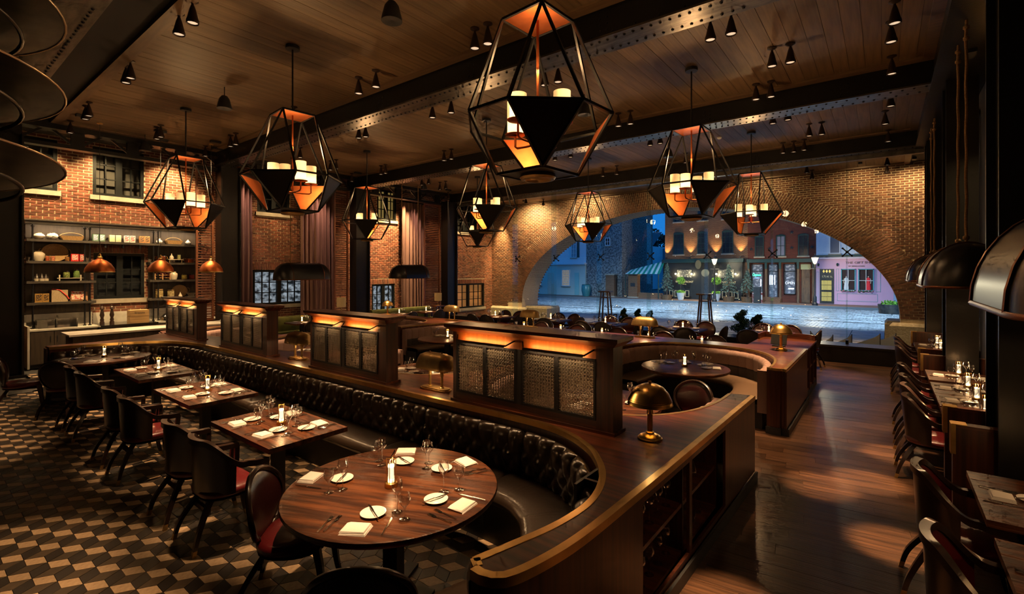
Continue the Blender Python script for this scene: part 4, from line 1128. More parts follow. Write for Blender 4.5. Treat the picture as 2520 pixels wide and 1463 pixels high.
# ================================================================== bench panels and benches on the right
for (y, l) in ((5.90, 'brass-capped walnut bench panel in front of the nearest dark column'), (6.62, 'brass-capped walnut bench panel with orange glow behind the column'), (10.5, 'brass-capped walnut bench panel on the near side of the middle column'), (11.27, 'brass-capped walnut bench panel on the arch side of the middle column'), (14.35, 'brass-capped walnut bench panel at the stone foot of the arch')):
    t = thing('bench_panel', l, 'partition', (.88, y, 0))
    MB().b2(-.38, .36, -.05, .05, 0, .9).build('panel', WALNUTY, t, 0)
    MB().b2(-.385, .365, -.056, .056, .9, .925).build('top_rail', WALNUT, t, 0)
    MB().b2(-.41, -.375, -.06, .06, .66, .93).b2(-.40, -.3, -.06, .06, .925, .932).build('brass_cap', BRASS, t, 0)
    MB().b2(-.395, -.378, -.052, .052, 0, .66).build('brass_corner', WALNUTY, t, 0)
for (y0, y1, l) in ((7.0, 9.0, 'green velvet wall bench beside the street window'), (10.6, 13.4, 'green velvet wall bench under the yellow-lit brick')):
    t = thing('wall_bench', l, 'bench', (-14.75, (y0 + y1) / 2, 0)); h = (y1 - y0) / 2
    MB().b2(-.1, .42, -h, h, .1, .40).build('base', BLACK, t, 0)
    MB().b2(-.02, .44, -h, h, .38, .46).build('seat', GREENV, t, 0)
    MB().sweep([(0, -h, 1, 0), (0, 0, 1, 0), (0, h, 1, 0)], [(-.06, .46), (.10, .46), (.13, .75), (.11, .86), (.04, .91), (-.04, .89), (-.08, .82)]).build('backrest', GREENV, t, 50)
    MB().b2(-.3, -.06, -h, h, 0, .62).build('wall_side', BLACK, t, 0)
# ================================================================== chandeliers
def frosted(name):
    m = bpy.data.materials.new(name); m.use_nodes = True; nt = m.node_tree; nt.nodes.clear(); L = nt.links
    out = nt.nodes.new('ShaderNodeOutputMaterial'); a = nt.nodes.new('ShaderNodeBsdfTranslucent'); b = nt.nodes.new('ShaderNodeBsdfDiffuse'); mx = nt.nodes.new('ShaderNodeMixShader')
    a.inputs[0].default_value = (.9, .74, .5, 1); b.inputs[0].default_value = (.5, .41, .28, 1); mx.inputs[0].default_value = .3
    em = nt.nodes.new('ShaderNodeEmission'); em.inputs[0].default_value = (1, .62, .25, 1); em.inputs[1].default_value = .17
    ad = nt.nodes.new('ShaderNodeAddShader')
    L.new(a.outputs[0], mx.inputs[1]); L.new(b.outputs[0], mx.inputs[2]); L.new(mx.outputs[0], ad.inputs[0]); L.new(em.outputs[0], ad.inputs[1]); L.new(ad.outputs[0], out.inputs[0]); return m
FROST = frosted('frosted_glass_shade')
PANELB = mat('chandelier_black_panel', (.02, .018, .016), .45, .5)
def chandelier():
    t = thing('pendant_chandelier', 'x', 'chandelier')
    zt, zg, zb, R, rt, rb, al = -1.04, -2.0, -2.49, .70, .33, .38, math.radians(26)
    top = [Vector((rt * cos(k * PI / 2), rt * sin(k * PI / 2), zt)) for k in range(4)]
    bot = [Vector((rb * cos(k * PI / 2), rb * sin(k * PI / 2), zb)) for k in range(4)]
    g = []
    for k in range(4):
        for s in (-1, 1): g.append(Vector((R * cos(k * PI / 2 + s * al), R * sin(k * PI / 2 + s * al), zg)))
    MB().lathe([(.001, 0), (.1, 0), (.1, -.05), (.02, -.055), (.001, -.055)], 16).build('canopy', BLACK, t, 40)
    MB().cyl((0, 0, 0), (0, 0, zt), .013, n=8).build('rod', BLACK, t, 40)
    MB().cyl((0, 0, zt - .005), (0, 0, zg - .2), .013, n=8).build('copper_stem', COPPER, t, 40)
    fr = MB(); w = .023
    for k in range(4):
        fr.bar(top[k], top[(k + 1) % 4], w, w); fr.bar(bot[k], bot[(k + 1) % 4], w, w)
        for s in (0, 1): fr.bar(top[k], g[2 * k + s], w, w); fr.bar(bot[k], g[2 * k + s], w, w)
    for k in range(8): fr.bar(g[k], g[(k + 1) % 8], w, w)
    fr.build('frame', STEEL, t, 0)
    tp = MB(); tp.slab([p + Vector((0, 0, .002)) for p in top], .006); tp.build('top_plate', BLACK, t, 0)
    MB().slab([p * .98 + Vector((0, 0, zt * .02 - .002)) for p in top], -.003).build('copper_top', COPPER, t, 0)
    for k in range(4):
        p = [g[2 * k], g[2 * k + 1], bot[k]]
        o = MB().slab(p, .006).build('panel', PANELB, t, 0)
        c = (p[0] + p[1] + p[2]) / 3; inn = Vector((-c.x, -c.y, .25 * 1.2)).normalized() * .010
        MB().slab([c + (q - c) * .97 + inn for q in p], .003).build('copper_lining', COPPER, t, 0)
    MB().slab([p + Vector((0, 0, -.004)) for p in bot], .006).build('bottom_plate', PANELB, t, 0)
    MB().lathe([(.16, zb - .006), (.17, zb - .03), (.155, zb - .05), (.13, zb - .052), (.12, zb - .03), (.1, zb - .02), (.001, zb - .02)], 24).build('brass_downlight', DBRASS, t, 40)
    hs = (.29, .34, .25, .30)
    for k in range(4):
        a = k * PI / 2 + PI / 4; r = .28; x, y = r * cos(a), r * sin(a); zd = zg - .06 - .02 * (k % 2)
        MB().tube([(0, 0, zg - .2), (x * .5, y * .5, zg - .205), (x * .9, y * .9, zg - .2), (x, y, zg - .18), (x, y, zd)], .011, 6).build('arm', COPPER, t, 60)
        MB().lathe([(.001, zd), (.095, zd + .012), (.1, zd + .02), (.09, zd + .018), (.001, zd + .012)], 18, (x, y, 0)).build('dish', COPPER, t, 50)
        sh = MB().lathe([(.076, zd + .014), (.078, zd + .03), (.078, zd + hs[k])], 20, (x, y, 0)).build('glass_shade', FROST, t, 60)
        b = MB().lathe([(.001, zd + .02), (.018, zd + .04), (.022, zd + .09), (.012, zd + .12), (.001, zd + .125)], 10, (x, y, 0)).build('bulb', BULB, sh, 60)
        point((x, y, zd + .10), .6, (1, .68, .36), .025, t)
    point((0, 0, zg + .5), 42, (1, .58, .25), .10, t)  # extra ambient light without a bulb, added for glow escaping the shades
    return t
CHD = chandelier()
cpos = [(-2.57, 3.7, 41, 'hexagonal copper-lined chandelier closest above the mesh screens, largest in view'), (-7.05, 3.68, 40, 'copper-lined lantern chandelier above the middle of the black banquette'), (-11.5, 3.72, 45, 'copper-lined lantern chandelier in front of the kitchen shelves'),
        (-2.55, 8.17, 43, 'copper-lined lantern chandelier over the booth beside the aisle'), (-7.0, 8.08, 48, 'copper-lined lantern chandelier over the middle of the far booths'), (-11.5, 8.15, 52, 'copper-lined lantern chandelier in front of the column by the green bench'),
        (-2.56, 12.77, 49, 'copper-lined lantern chandelier over the glass wall tables nearest the aisle'), (-7.02, 12.76, 47, 'copper-lined lantern chandelier over the middle glass wall tables'), (-11.5, 12.78, 42, 'copper-lined lantern chandelier over the glass wall tables beside the brick corner')]
for i, (x, y, r, l) in enumerate(cpos):
    l = l.replace('hexagonal ', '')
    if i == 0: CHD.location = (x, y, ZC); CHD.rotation_euler = (0, 0, math.radians(r)); CHD['label'] = l
    else: clone(CHD, (x, y, ZC), math.radians(r), l)

# ================================================================== ceiling spots
RUST = mat('rust_brown_can', (.035, .02, .014), .5, .5)
LENS = emis('spot_lens', (1, .75, .5), .55)
def spotcan(W, ang):
    t = thing('ceiling_spotlight', 'x', 'spotlight')
    MB().lathe([(.001, 0), (.065, 0), (.065, -.012), (.03, -.03), (.012, -.04)], 12).build('ceiling_rose', RUST, t, 50)
    MB().lathe([(.012, -.03), (.018, -.06), (.035, -.11), (.06, -.22), (.072, -.255), (.072, -.285), (.066, -.29), (.06, -.285), (.058, -.26)], 12).build('can', RUST, t, 60)
    MB().lathe([(.001, -.272), (.058, -.272)], 12).build('lens', LENS, t, 50)
    if W: spot((0, 0, -.30), (0, 0, -3), W, (1, .60, .29), ang, .7, .05, t)
    return t
SPOTS = {
 'between the screens and the kitchen': [(-6.85, 2.29), (-7.32, 2.29), (-9.6, 2.33), (-9.89, 2.34), (-12.58, 2.38), (-12.91, 2.39), (-14.46, 2.42), (-13.51, 3.78), (-13.24, 3.78), (-12.86, 5.13), (-12.57, 5.13), (-14.47, 5.14), (-9.61, 5.05), (-7.27, 4.98), (-6.78, 4.98), (-4.52, 4.97), (-4.29, 4.98), (-4.95, 2.3), (-4.6, 2.3), (-2.95, 2.25), (-2.5, 2.3), (-2.2, 4.98), (-1.9, 4.98)],
 'above the booths': [(-7.23, 6.68), (-6.72, 6.7), (-9.7, 6.65), (-9.48, 6.68), (-9.77, 9.46), (-9.48, 9.46), (-12.75, 9.56), (-12.49, 9.54), (-4.49, 6.67), (-4.24, 6.69), (-4.51, 9.52), (-4.24, 9.53), (-14.54, 9.69), (-1.85, 6.73), (-1.59, 6.73), (-1.35, 8.17), (-1.11, 8.19), (-1.84, 9.57), (-1.6, 9.59), (.09, 9.64), (-12.9, 6.76), (-12.62, 6.8), (-13.41, 8.19), (-13.13, 8.21), (.05, 6.75), (.07, 8.3)],
 'over the glass wall tables': [(-1.86, 11.35), (-1.57, 11.26), (-1.37, 12.89), (-1.13, 12.93), (-2.11, 14.34), (-1.87, 14.37), (-1.63, 14.32), (.09, 11.51), (.01, 12.84), (.07, 14.61), (-7.28, 11.33), (-6.76, 11.3), (-4.57, 11.44), (-4.31, 11.42), (-7.27, 14.2), (-6.78, 14.2), (-13.18, 11.66), (-12.76, 11.61), (-13.35, 12.72), (-13.0, 12.68), (-14.7, 14.5), (-10.6, 12.3), (-4.5, 13.9)],
 'in the vestibule by the brick arch': [(-1.94, 17.66), (-1.92, 18.83), (.06, 17.81), (.06, 19.22), (-12.81, 17.51), (-12.6, 18.6)],
 'added out of view over the open tile floor': [(-4.0, .35), (-5.3, .35), (-6.6, .35), (-7.9, .3), (-9.2, .35), (-10.5, .35), (-11.8, .35), (-13.4, .35), (-3.0, -.6), (-5.0, -.8)],}  # unseen row of spots, added to brighten the left floor
SP0 = spotcan(900, 24); first = True
for zone, L_ in SPOTS.items():
    for (x, y) in L_:
        lb = 'rust-brown cone spotlight on the wooden ceiling ' + zone
        if first: SP0.location = (x, y, ZC); SP0['label'] = lb; SP0['group'] = 'spotlights ' + zone; first = False
        else: clone(SP0, (x, y, ZC), RND.uniform(0, 6), lb, 'spotlights ' + zone)
SP1 = spotcan(4200, 9); first = True
for (x, y), l in zip([(-.75, 2.05), (-.3, 2.9), (.12, 3.9), (.1, 5.15), (-.15, 6.55), (-.55, 6.1), (.1, 7.7), (-.85, 3.5)], ('beside the glass shelves', 'closest to the round dome end of the aisle', 'above the first bench chairs', 'beside the first tall bench panel', 'between booth ends and bench panel', 'above the gap between the booths', 'above the middle bench chairs', 'above the brass counter edge')):
    lb = 'narrow-beam cone spotlight over the aisle floor ' + l
    if first: SP1.location = (x, y, ZC); SP1['label'] = lb; first = False
    else: clone(SP1, (x, y, ZC), 0, lb)
def speaker():
    t = thing('pendant_speaker', 'x', 'speaker')
    MB().cyl((0, 0, 0), (0, 0, -.18), .008, n=6).build('rod', BLACK, t, 40)
    MB().lathe([(.001, -.16), (.05, -.17), (.085, -.22), (.12, -.36), (.125, -.40), (.115, -.40), (.001, -.385)], 16).build('bell', BLACK, t, 60)
    return t
SK = speaker(); first = True
for (x, y), l in zip([(-9.59, 3.72), (-4.66, 3.65), (-14.5, 3.81), (-4.54, 8.1), (-4.48, 12.45), (-13.29, 11.86)], ('between two chandeliers along the banquette', 'beside the largest chandelier', 'in front of the kitchen truss', 'over the booths beside the aisle', 'over the second glass wall table', 'near the green velvet bench')):
    lb = 'black bell-shaped pendant speaker ' + l
    if first: SK.location = (x, y, ZC); SK['label'] = lb; first = False
    else: clone(SK, (x, y, ZC), 0, lb)
sd = MB().lathe([(.001, 0), (.06, 0), (.062, -.02), (.03, -.05), (.001, -.055)], 16).build('smoke_detector', CHINA, None, 50)
sd.location = (-3.3, 12.79, ZC); tag(sd, 'small white smoke detector on the dark ceiling boards', 'smoke detector')

# ================================================================== brass lamps on the counters
def dome_lamp():
    t = thing('dome_lamp', 'x', 'lamp')
    MB().lathe([(.001, 0), (.098, 0), (.1, .008), (.092, .016), (.088, .015), (.082, .026), (.05, .04), (.034, .045), (.034, .056), (.022, .062), (.022, .2), (.026, .205), (.024, .25), (.04, .31), (.001, .312)], 24).build('stand', BRASS, t, 40)
    MB().lathe([(.178, .285), (.182, .285), (.176, .30), (.174, .312), (.177, .315), (.172, .322), (.174, .326), (.168, .334), (.15, .375), (.11, .42), (.06, .445), (.012, .452), (.012, .46), (.016, .47), (.001, .478)], 32).build('shade', BRASS, t, 50)
    MB().lathe([(.176, .288), (.165, .334), (.147, .372), (.108, .416), (.058, .441), (.001, .447)], 32).build('shade_lining', BRASS, t, 50)
    b = MB().lathe([(.001, .32), (.02, .325), (.024, .35), (.001, .375)], 10).build('bulb', BULB, t, 50)
    point((0, 0, .30), 3.2, (1, .6, .27), .03, t)
    return t
def twin_lamp():
    t = thing('twin_post_lamp', 'x', 'lamp')
    def obl(L, w, z0, z1, k=1.0, n=10):
        pts = [(L * k + w * k * sin(a), w * k * cos(a)) for a in [PI * i / n for i in range(n + 1)]]
        pts += [(-x, -y) for x, y in pts]
        return pts
    b = MB().prism(obl(.14, .085, 0, 0), 0, .018).prism(obl(.135, .07, 0, 0), .018, .028); b.build('base', DBRASS, t, 30)
    for s in (-1, 1): MB().lathe([(.026, .028), (.028, .035), (.016, .04), (.016, .16), (.024, .165), (.02, .19), (.038, .255), (.001, .257)], 14, (s * .1, 0, 0)).build('post', DBRASS, t, 40)
    secs = [(1.0, .245), (1.02, .255), (.99, .275), (.95, .30), (.83, .35), (.62, .395), (.35, .42), (.02, .43)]
    rings = []; vs = []; n = 10
    for k, z in secs:
        vs += [(x, y, z) for x, y in obl(.15 * (1 if k > .5 else .6 + .8 * k * .5), .135 * k, 0, 0, 1, n)]
    m = 2 * (n + 1); fs = []
    for j in range(len(secs) - 1):
        for i in range(m): fs.append((j * m + i, j * m + (i + 1) % m, (j + 1) * m + (i + 1) % m, (j + 1) * m + i))
    MB().add(vs, fs + [tuple(range((len(secs) - 1) * m, len(secs) * m))]).build('shade', DBRASS, t, 50)
    for s in (-1, 1):
        MB().lathe([(.001, .425), (.012, .427), (.012, .435), (.001, .44)], 10, (s * .1, 0, 0)).build('finial', DBRASS, t, 40)
        MB().lathe([(.001, .27), (.016, .275), (.018, .30), (.001, .315)], 8, (s * .1, 0, 0)).build('bulb', BULB, t, 40)
    point((0, 0, .25), 3.2, (1, .6, .27), .04, t)
    return t
DL = dome_lamp(); TL = twin_lamp(); CT = .9305
DL.location = (-1.52, 3.8, CT); DL['label'] = 'polished brass dome lamp on the walnut counter beside the largest mesh screen'
clone(DL, (-1.43, 9.5, CT), 0, 'polished brass dome lamp on the far counter corner beside the aisle')
clone(DL, (-12.4, 9.55, CT), 0, 'polished brass dome lamp on the far counter near the green bench')
TL.location = (-4.12, 3.86, CT); TL.rotation_euler = (0, 0, 0); TL['label'] = 'brass twin-post lamp on the counter next to the largest mesh screen'
for x, y, l in ((-7.25, 3.88, 'brass twin-post lamp on the counter between the second and third screens'), (-3.95, 9.6, 'brass twin-post lamp on the far counter nearest the dome lamp by the aisle'), (-6.9, 9.6, 'brass twin-post lamp on the middle of the far counter'), (-9.6, 9.6, 'brass twin-post lamp on the far counter towards the green bench')): clone(TL, (x, y, CT), 0, l)

# ================================================================== barrel pendants on ropes
ROPE = mat('hemp_rope', (.30, .17, .07), .9, c2=(.2, .11, .045), scale=(40, 40, 120), bump=.6, bscale=100)
COPB = mat('copper_band', (.16, .06, .03), .35, .9)
SHADEB = mat('black_dome', (.02, .02, .022), .32, .6)
def barrel(lb, x, y, z, top):
    t = thing('barrel_pendant', lb, 'pendant lamp', (x, y, z)); W_, Hh, L_ = .40, .52, .50
    def surf(k):
        def fn(u, v):
            # v: across from -1 to 1 through the top; u: along including rounded ends
            s = -1 + 2 * u; a = PI * v
            if abs(s) < .6: yy = s / .6 * L_; q = 1
            else:
                e = (abs(s) - .6) / .4 * PI / 2; yy = math.copysign(L_ + .40 * sin(e), s); q = max(.02, cos(e))
            return (-W_ * q * k * cos(a), yy * (k if abs(s) > .6 else 1), Hh * q ** .7 * k * sin(a))
        return fn
    MB().grid(surf(1.0), 30, 16).build('shade', SHADEB, t, 60)
    MB().grid(surf(.975), 30, 16).build('lining', COPB, t, 60)
    rim = []
    for i in range(40):
        a = 2 * PI * i / 40; c, s = cos(a), sin(a)
        rim.append((W_ * c, math.copysign(L_, s) + .40 * s if abs(s) > 1e-6 else L_, 0))
    rm = []
    for sg in (1, -1):
        for i in range(13):
            e = PI * i / 12; rm.append((sg * W_ * cos(e), sg * (L_ + .40 * sin(e)), .0))
    MB().tube(rm, .016, 6, True).build('rim', COPB, t, 60)
    for yy in (-L_, L_):
        MB().tube([(-W_ * 1.005 * cos(PI * i / 16), yy, Hh * 1.005 * sin(PI * i / 16)) for i in range(17)], .012, 5).build('copper_band', COPB, t, 60)
    for yy in (-.4, .4):
        n = 24; P = [(.004 * cos(i * 1.3), yy + .004 * sin(i * 1.3), Hh - .01 + (top - z - Hh) * i / n) for i in range(n + 1)]
        ro = MB().tube(P, .016, 6).build('rope', ROPE, t, 60)
        for zz in (Hh + .06, top - z - .12, top - z - .25): MB().lathe([(.012, -.03), (.03, -.015), (.03, .015), (.012, .03)], 8, (0, yy, zz)).build('knot', ROPE, ro, 60)
    point((0, 0, Hh * .45), 16, (1, .6, .28), .06, t)
barrel('black barrel-shaped pendant lamp on ropes above the street window table', -14.4, 7.85, 2.05, 5.71)
barrel('black barrel-shaped pendant lamp on ropes in front of the last mauve curtain', -14.4, 12.15, 2.05, 5.71)
barrel('black barrel-shaped pendant lamp on ropes at the open end of the aisle', 0.8, 3.35, 2.12, 5.3)
barrel('black barrel-shaped pendant lamp on ropes over the middle bench tables', 0.76, 8.15, 2.12, 5.3)
barrel('black barrel-shaped pendant lamp on ropes over the bench tables by the arch', 0.76, 12.75, 2.12, 5.3)
# ---- drum table lamps on consoles
DRUM = mat('parchment_shade', (.20, .12, .04), .7, emit=(1, .5, .15), es=.08)
for x, y, l in ((-14.6, 9.32, 'behind the screens by the first shutter'), (-14.55, 13.75, 'beside the shutter at the glass wall')):
    c = thing('console_table', 'dark console table ' + l, 'console', (x, y, 0))
    MB().b2(-.18, .18, -.25, .25, .86, .9).build('top', WALNUT, c, 0)
    for a in (-.15, .15):
        for b in (-.22, .22): MB().b2(a - .02, a + .02, b - .02, b + .02, 0, .86).build('leg', CHAIRW, c, 0)
    t = thing('drum_lamp', 'brass table lamp with parchment drum shade ' + l, 'lamp', (x, y, .9))
    MB().lathe([(.001, 0), (.08, 0), (.08, .015), (.015, .03), (.015, .24), (.001, .24)], 14).build('stand', DBRASS, t, 40)
    MB().lathe([(.15, .2), (.15, .52)], 20).build('shade', DRUM, t, 60)
    point((0, 0, .36), .6, (1, .55, .22), .04, t)

# ================================================================== spiral chute by the entrance
CHUTE = mat('pressed_steel_chute', (.10, .085, .065), .4, .85, c2=(.05, .043, .034), scale=(4, 4, 4))
sc0 = (-4.9, -1.15)
t = thing('spiral_chute', 'dark steel spiral flight hanging at the edge of the room', 'chute', (-7.37, -.08, 2.55))
Rr, pit = 1.26, .8
def heli(r0, r1, zoff, up, turns, ph):
    def fn(u, v):
        a = ph - 2 * PI * turns * u; r = r0 + (r1 - r0) * v
        return (r * cos(a), r * sin(a), zoff + pit * turns * u + up * v * v)
    return fn
MB().grid(heli(.3, Rr, .05, .10, 3.7, .54), 170, 8).build('flight', CHUTE, t, 70)
MB().tube([heli(.3, Rr, .05, .10, 3.7, .54)(i / 170, 1) for i in range(171)], .012, 6).build('rim', mat('lit_rim', (.75, .55, .36), .35, 1.0), t, 60)  # warm light along the edge is put into the rim colour
MB().tube([heli(.3, .92, .0, -.06, 3.7, .54)(i / 170, 1) for i in range(171)], .02, 6).build('inner_rail', CHUTE, t, 60)
MB().cyl((0, 0, 0.1), (0, 0, 3.17), .36, n=20).build('core', CHUTE, t, 60)
# ================================================================== kitchen wall
SHELFW = mat('weathered_grey_wood', (.060, .040, .024), .6, c2=(.036, .024, .015), scale=(20, 20, 2), detail=6)
SHELFD = mat('dark_shelf_wood', (.022, .018, .014), .5, c2=(.05, .04, .032), scale=(20, 2, 20))
MARBLE = mat('white_marble', (.62, .58, .50), .2, c2=(.42, .38, .32), scale=(3, 3, 3), contrast=(.5, .75))
CREAM = mat('cream_ceramic', (.62, .54, .42), .3, c2=(.55, .47, .36), scale=(6, 6, 6))
PATT = mat('patterned_ceramic', (.62, .58, .50), .3, c2=(.07, .06, .05), scale=(22, 22, 34), contrast=(.52, .6))
WICKER = mat('wicker', (.50, .30, .12), .7, c2=(.28, .16, .06), scale=(60, 60, 90), bump=.6, bscale=120)
KX = -16.32
ku = thing('shelving_unit', 'weathered grey shelving with black pipe posts round the kitchen window', 'shelving', (-16.3, 3.8, .92))
MB().b2(-16.495, -16.47, 1.94, 3.15, 1.25, 3.46).build('back_panel', SHELFW, ku, 0, True)
MB().b2(-16.495, -16.47, 4.4, 5.68, 1.25, 3.46).build('back_panel', SHELFW, ku, 0, True)
MB().b2(-16.495, -16.47, 3.15, 4.4, 3.05, 3.46).build('back_panel', SHELFW, ku, 0, True)
MB().b2(-16.47, -16.12, 1.9, 5.72, 3.46, 3.54).b2(-16.47, -16.08, 1.88, 5.74, 3.53, 3.56).build('cornice', SHELFD, ku, 0, True)
for (y0, y1, zs) in ((1.92, 5.70, (3.09,)), (1.92, 3.2, (2.56, 2.07, 1.55)), (4.36, 5.70, (2.56, 2.07, 1.55))):
    for z in zs: MB().b2(-16.47, -16.12, y0, y1, z - .06, z).build('shelf', SHELFD, ku, 0, True)
for y in (2.03, 2.98, 3.08, 4.44, 4.55, 5.5, 5.6):
    zs = [.92, 1.55, 2.07, 2.56, 3.09, 3.46]
    p = MB()
    for a, b in zip(zs, zs[1:]):
        p.cyl((-16.16, y, a), (-16.16, y, b - .045 if b < 3.4 else b), .018, n=8)
        for z in (a + .012, b - .06): p.cyl((-16.16, y, z - .012), (-16.16, y, z + .012), .034, n=8)
    p.build('pipe_post', STEEL, ku, 40, True)
for y in (3.4, 3.77, 4.14):
    MB().cyl((-16.2, y, 2.93), (-16.2, y, 3.045), .03, n=10).build('spot_can', BLACK, ku, 40, True)
    sp_ = spot((-16.2, y, 2.92), (-16.25, y, 1), 18, (1, .72, .42), 70, .8, .02)
SHELF_LAMPS = []
for (y0, y1, z) in ((2.0, 3.1, 3.455), (3.2, 4.35, 3.455), (4.45, 5.65, 3.455), (2.0, 3.1, 3.04), (4.45, 5.65, 3.04), (2.0, 3.1, 2.51), (4.45, 5.65, 2.51), (2.0, 3.1, 2.02), (4.45, 5.65, 2.02), (2.0, 3.1, 1.5), (4.45, 5.65, 1.5)):
    MB().b2(-16.14, -16.125, y0, y1, z - .012, z).build('shelf_light', LIT if False else BLACK, ku, 0, True)
    area((-16.16, (y0 + y1) / 2, z - .004), (-16.27, (y0 + y1) / 2, z - .4), 11, y1 - y0, .02, (1, .74, .45))
KL = 'the kitchen shelves'
def kthing(name, lb, cat, y, z, x=KX): return thing(name, lb, cat, (x, y, z))
def vase(prof, mtl, lb, y, z, name='vase', cat='vase'):
    o = MB().lathe(prof, 20).build(name, mtl, None, 60); o.location = (KX, y, z); return tag(o, lb, cat)
vase([(.001, 0), (.05, 0), (.1, .05), (.115, .085), (.08, .13), (.045, .15), (.05, .165), (.035, .165)], CREAM, 'squat cream vase with dark brushwork on the top kitchen shelf', 2.16, 3.09)
vase([(.001, 0), (.05, 0), (.1, .06), (.11, .1), (.085, .15), (.05, .165), (.05, .175), (.04, .175)], PATT, 'round patterned vase beside a wicker basket on the top shelf', 2.40, 3.09)
def basket(lb, y, z, w):
    t = kthing('wicker_basket', lb, 'basket', y, z)
    MB().add([(-.1, -w * .38, 0), (.1, -w * .38, 0), (.1, w * .38, 0), (-.1, w * .38, 0), (-.13, -w / 2, .11), (.13, -w / 2, .11), (.13, w / 2, .11), (-.13, w / 2, .11)], [(3, 2, 1, 0), (0, 1, 5, 4), (1, 2, 6, 5), (2, 3, 7, 6), (3, 0, 4, 7)]).build('body', WICKER, t, 0)
    MB().tube([(0, -w / 2 + w * i / 12, .11 + .085 * sin(PI * i / 12) ** .6) for i in range(13)], .008, 6).build('handle', WICKER, t, 60)
basket('long wicker basket with arched handle above the woven tray', 2.76, 3.09, .46)
basket('wicker basket with arched handle at the far end of the top shelf', 4.97, 3.09, .40)
vase([(.001, 0), (.04, 0), (.075, .05), (.07, .09), (.03, .125), (.028, .14), (.05, .175), (.04, .175)], PATT, 'flared patterned vase at the start of the right top shelf', 4.62, 3.09)
vase([(.001, 0), (.04, 0), (.07, .05), (.068, .09), (.03, .125), (.018, .135), (.02, .16), (.012, .16)], PATT, 'small bottle-necked vase at the end of the top shelf', 5.33, 3.09)
def tin(lb, y, z, c1, c2, w=.115, h=.2, grp=None):
    t = thing('food_tin', lb, 'tin', (KX, y, z), group=grp)
    MB().b2(-.05, .05, -w / 2, w / 2, 0, h).build('can', mat('tin_' + lb[:18], c1, .35, .1), t, 0)
    MB().b2(.049, .0515, -w * .38, w * .38, h * .16, h * .86).build('label', mat('tin_print_' + lb[:18], c1, .5, c2=c2, scale=(40, 40, 40), contrast=(.42, .5)), t, 0)
    MB().b2(-.052, .052, -w / 2 - .002, w / 2 + .002, h - .008, h).build('lid', CHROME, t, 0)
tin('green and blue food tin, left of its pair', 3.22, 3.09, (.10, .17, .10), (.35, .36, .5), grp=None)
tin('green and blue food tin, right of its pair', 3.35, 3.09, (.10, .17, .10), (.4, .42, .5))
tin('pale cream food tin, left of its pair', 3.56, 3.09, (.50, .46, .26), (.45, .4, .2))
tin('pale cream food tin, right of its pair', 3.69, 3.09, (.52, .48, .28), (.45, .4, .2))
tin('red and white food tin, left of its pair', 3.87, 3.09, (.6, .5, .4), (.5, .03, .03))
tin('red and white food tin, right of its pair', 4.0, 3.09, (.62, .52, .42), (.5, .03, .03))
tin('amber food tin, left of its pair', 4.21, 3.09, (.35, .16, .05), (.04, .03, .02))
tin('amber food tin, right of its pair', 4.33, 3.09, (.4, .2, .07), (.04, .03, .02))
JARG = clear_glass('jar_glass', (.95, .97, .95), .5, 2, .05)
def jar(lb, y, z, r, h, c, c2, sc=40, x=KX, lidc=None, name='storage_jar'):
    t = thing(name, lb, 'jar', (x, y, z))
    MB().lathe([(.001, .004), (r * .9, .004), (r * .95, h * .1), (r * .95, h * .78), (r * .8, h * .86), (.001, h * .86)], 16).build('contents', mat('contents_' + lb[:20], c, .7, c2=c2, scale=(sc, sc, sc), contrast=(.42, .55), bump=.8, bscale=sc), t, 60)
    MB().lathe([(.001, 0), (r, 0), (r, h * .8), (r * .82, h * .9), (r * .82, h)], 16).build('glass', JARG, t, 60)
    MB().lathe([(r * .9, h * .93), (r * .9, h), (.001, h)], 16).build('lid', lidc or CHROME, t, 50)
def tray(lb, y, z, r, hs):
    t = kthing('woven_tray', lb, 'tray', y, z + r, -16.43)
    def fn(u, v):
        a = 2 * PI * u; k = max(.02, v); return (.012 * sin(k * 40) * .3 + .02 * k ** 4, r * 1.15 * k * cos(a), r * k * sin(a))
    MB().grid(fn, 40, 14, cu=True).build('disc', WICKER, t, 60)
    for s in hs: MB().tube([(0.02, s * (r * 1.12 + .05 * sin(PI * i / 8)), .07 * cos(PI * i / 8) + .02) for i in range(9)], .01, 6).build('handle', WICKER, t, 60)
vase([(.001, 0), (.085, 0), (.115, .1), (.12, .17), (.08, .21), (.055, .225), (.075, .25), (.06, .25)], CREAM, 'tall cream jar beside the woven tray', 2.15, 2.56)
tray('large round woven tray leaning on the second shelf', 2.46, 2.56, .22, (-1, 1))
jar('small red preserve jar in front of the woven tray, outer', 2.30, 2.56, .04, .14, (.35, .05, .02), (.5, .15, .05), x=-16.25)
jar('small red preserve jar in front of the woven tray, inner', 2.39, 2.56, .045, .14, (.4, .08, .04), (.55, .25, .12), x=-16.22)
jar('small dark honey jar in front of the woven tray', 2.66, 2.56, .045, .13, (.3, .12, .02), (.12, .04, .01), x=-16.24)
tin('large red food tin beside the pipe post, outer', 2.81, 2.56, (.55, .012, .012), (.6, .5, .45), .15, .2)
tin('large red food tin beside the pipe post, inner', 2.96, 2.56, (.5, .012, .012), (.6, .5, .45), .12, .2)
for i, (y, w) in enumerate(((2.12, 'first'), (2.2, 'second'), (2.28, 'third'))):
    t = kthing('stoneware_bottle', 'two-tone stoneware bottle, %s of three beside the wire tray' % w, 'bottle', y, 2.07, -16.3 + .05 * (i % 2))
    MB().lathe([(.001, 0), (.05, 0), (.055, .03), (.055, .06)], 14).build('body', CREAM, t, 60)
    MB().lathe([(.055, .06), (.045, .1), (.02, .13), (.015, .18), (.001, .18)], 14).build('neck', mat('dark_glaze%d' % i, (.04, .03, .025), .3), t, 60)
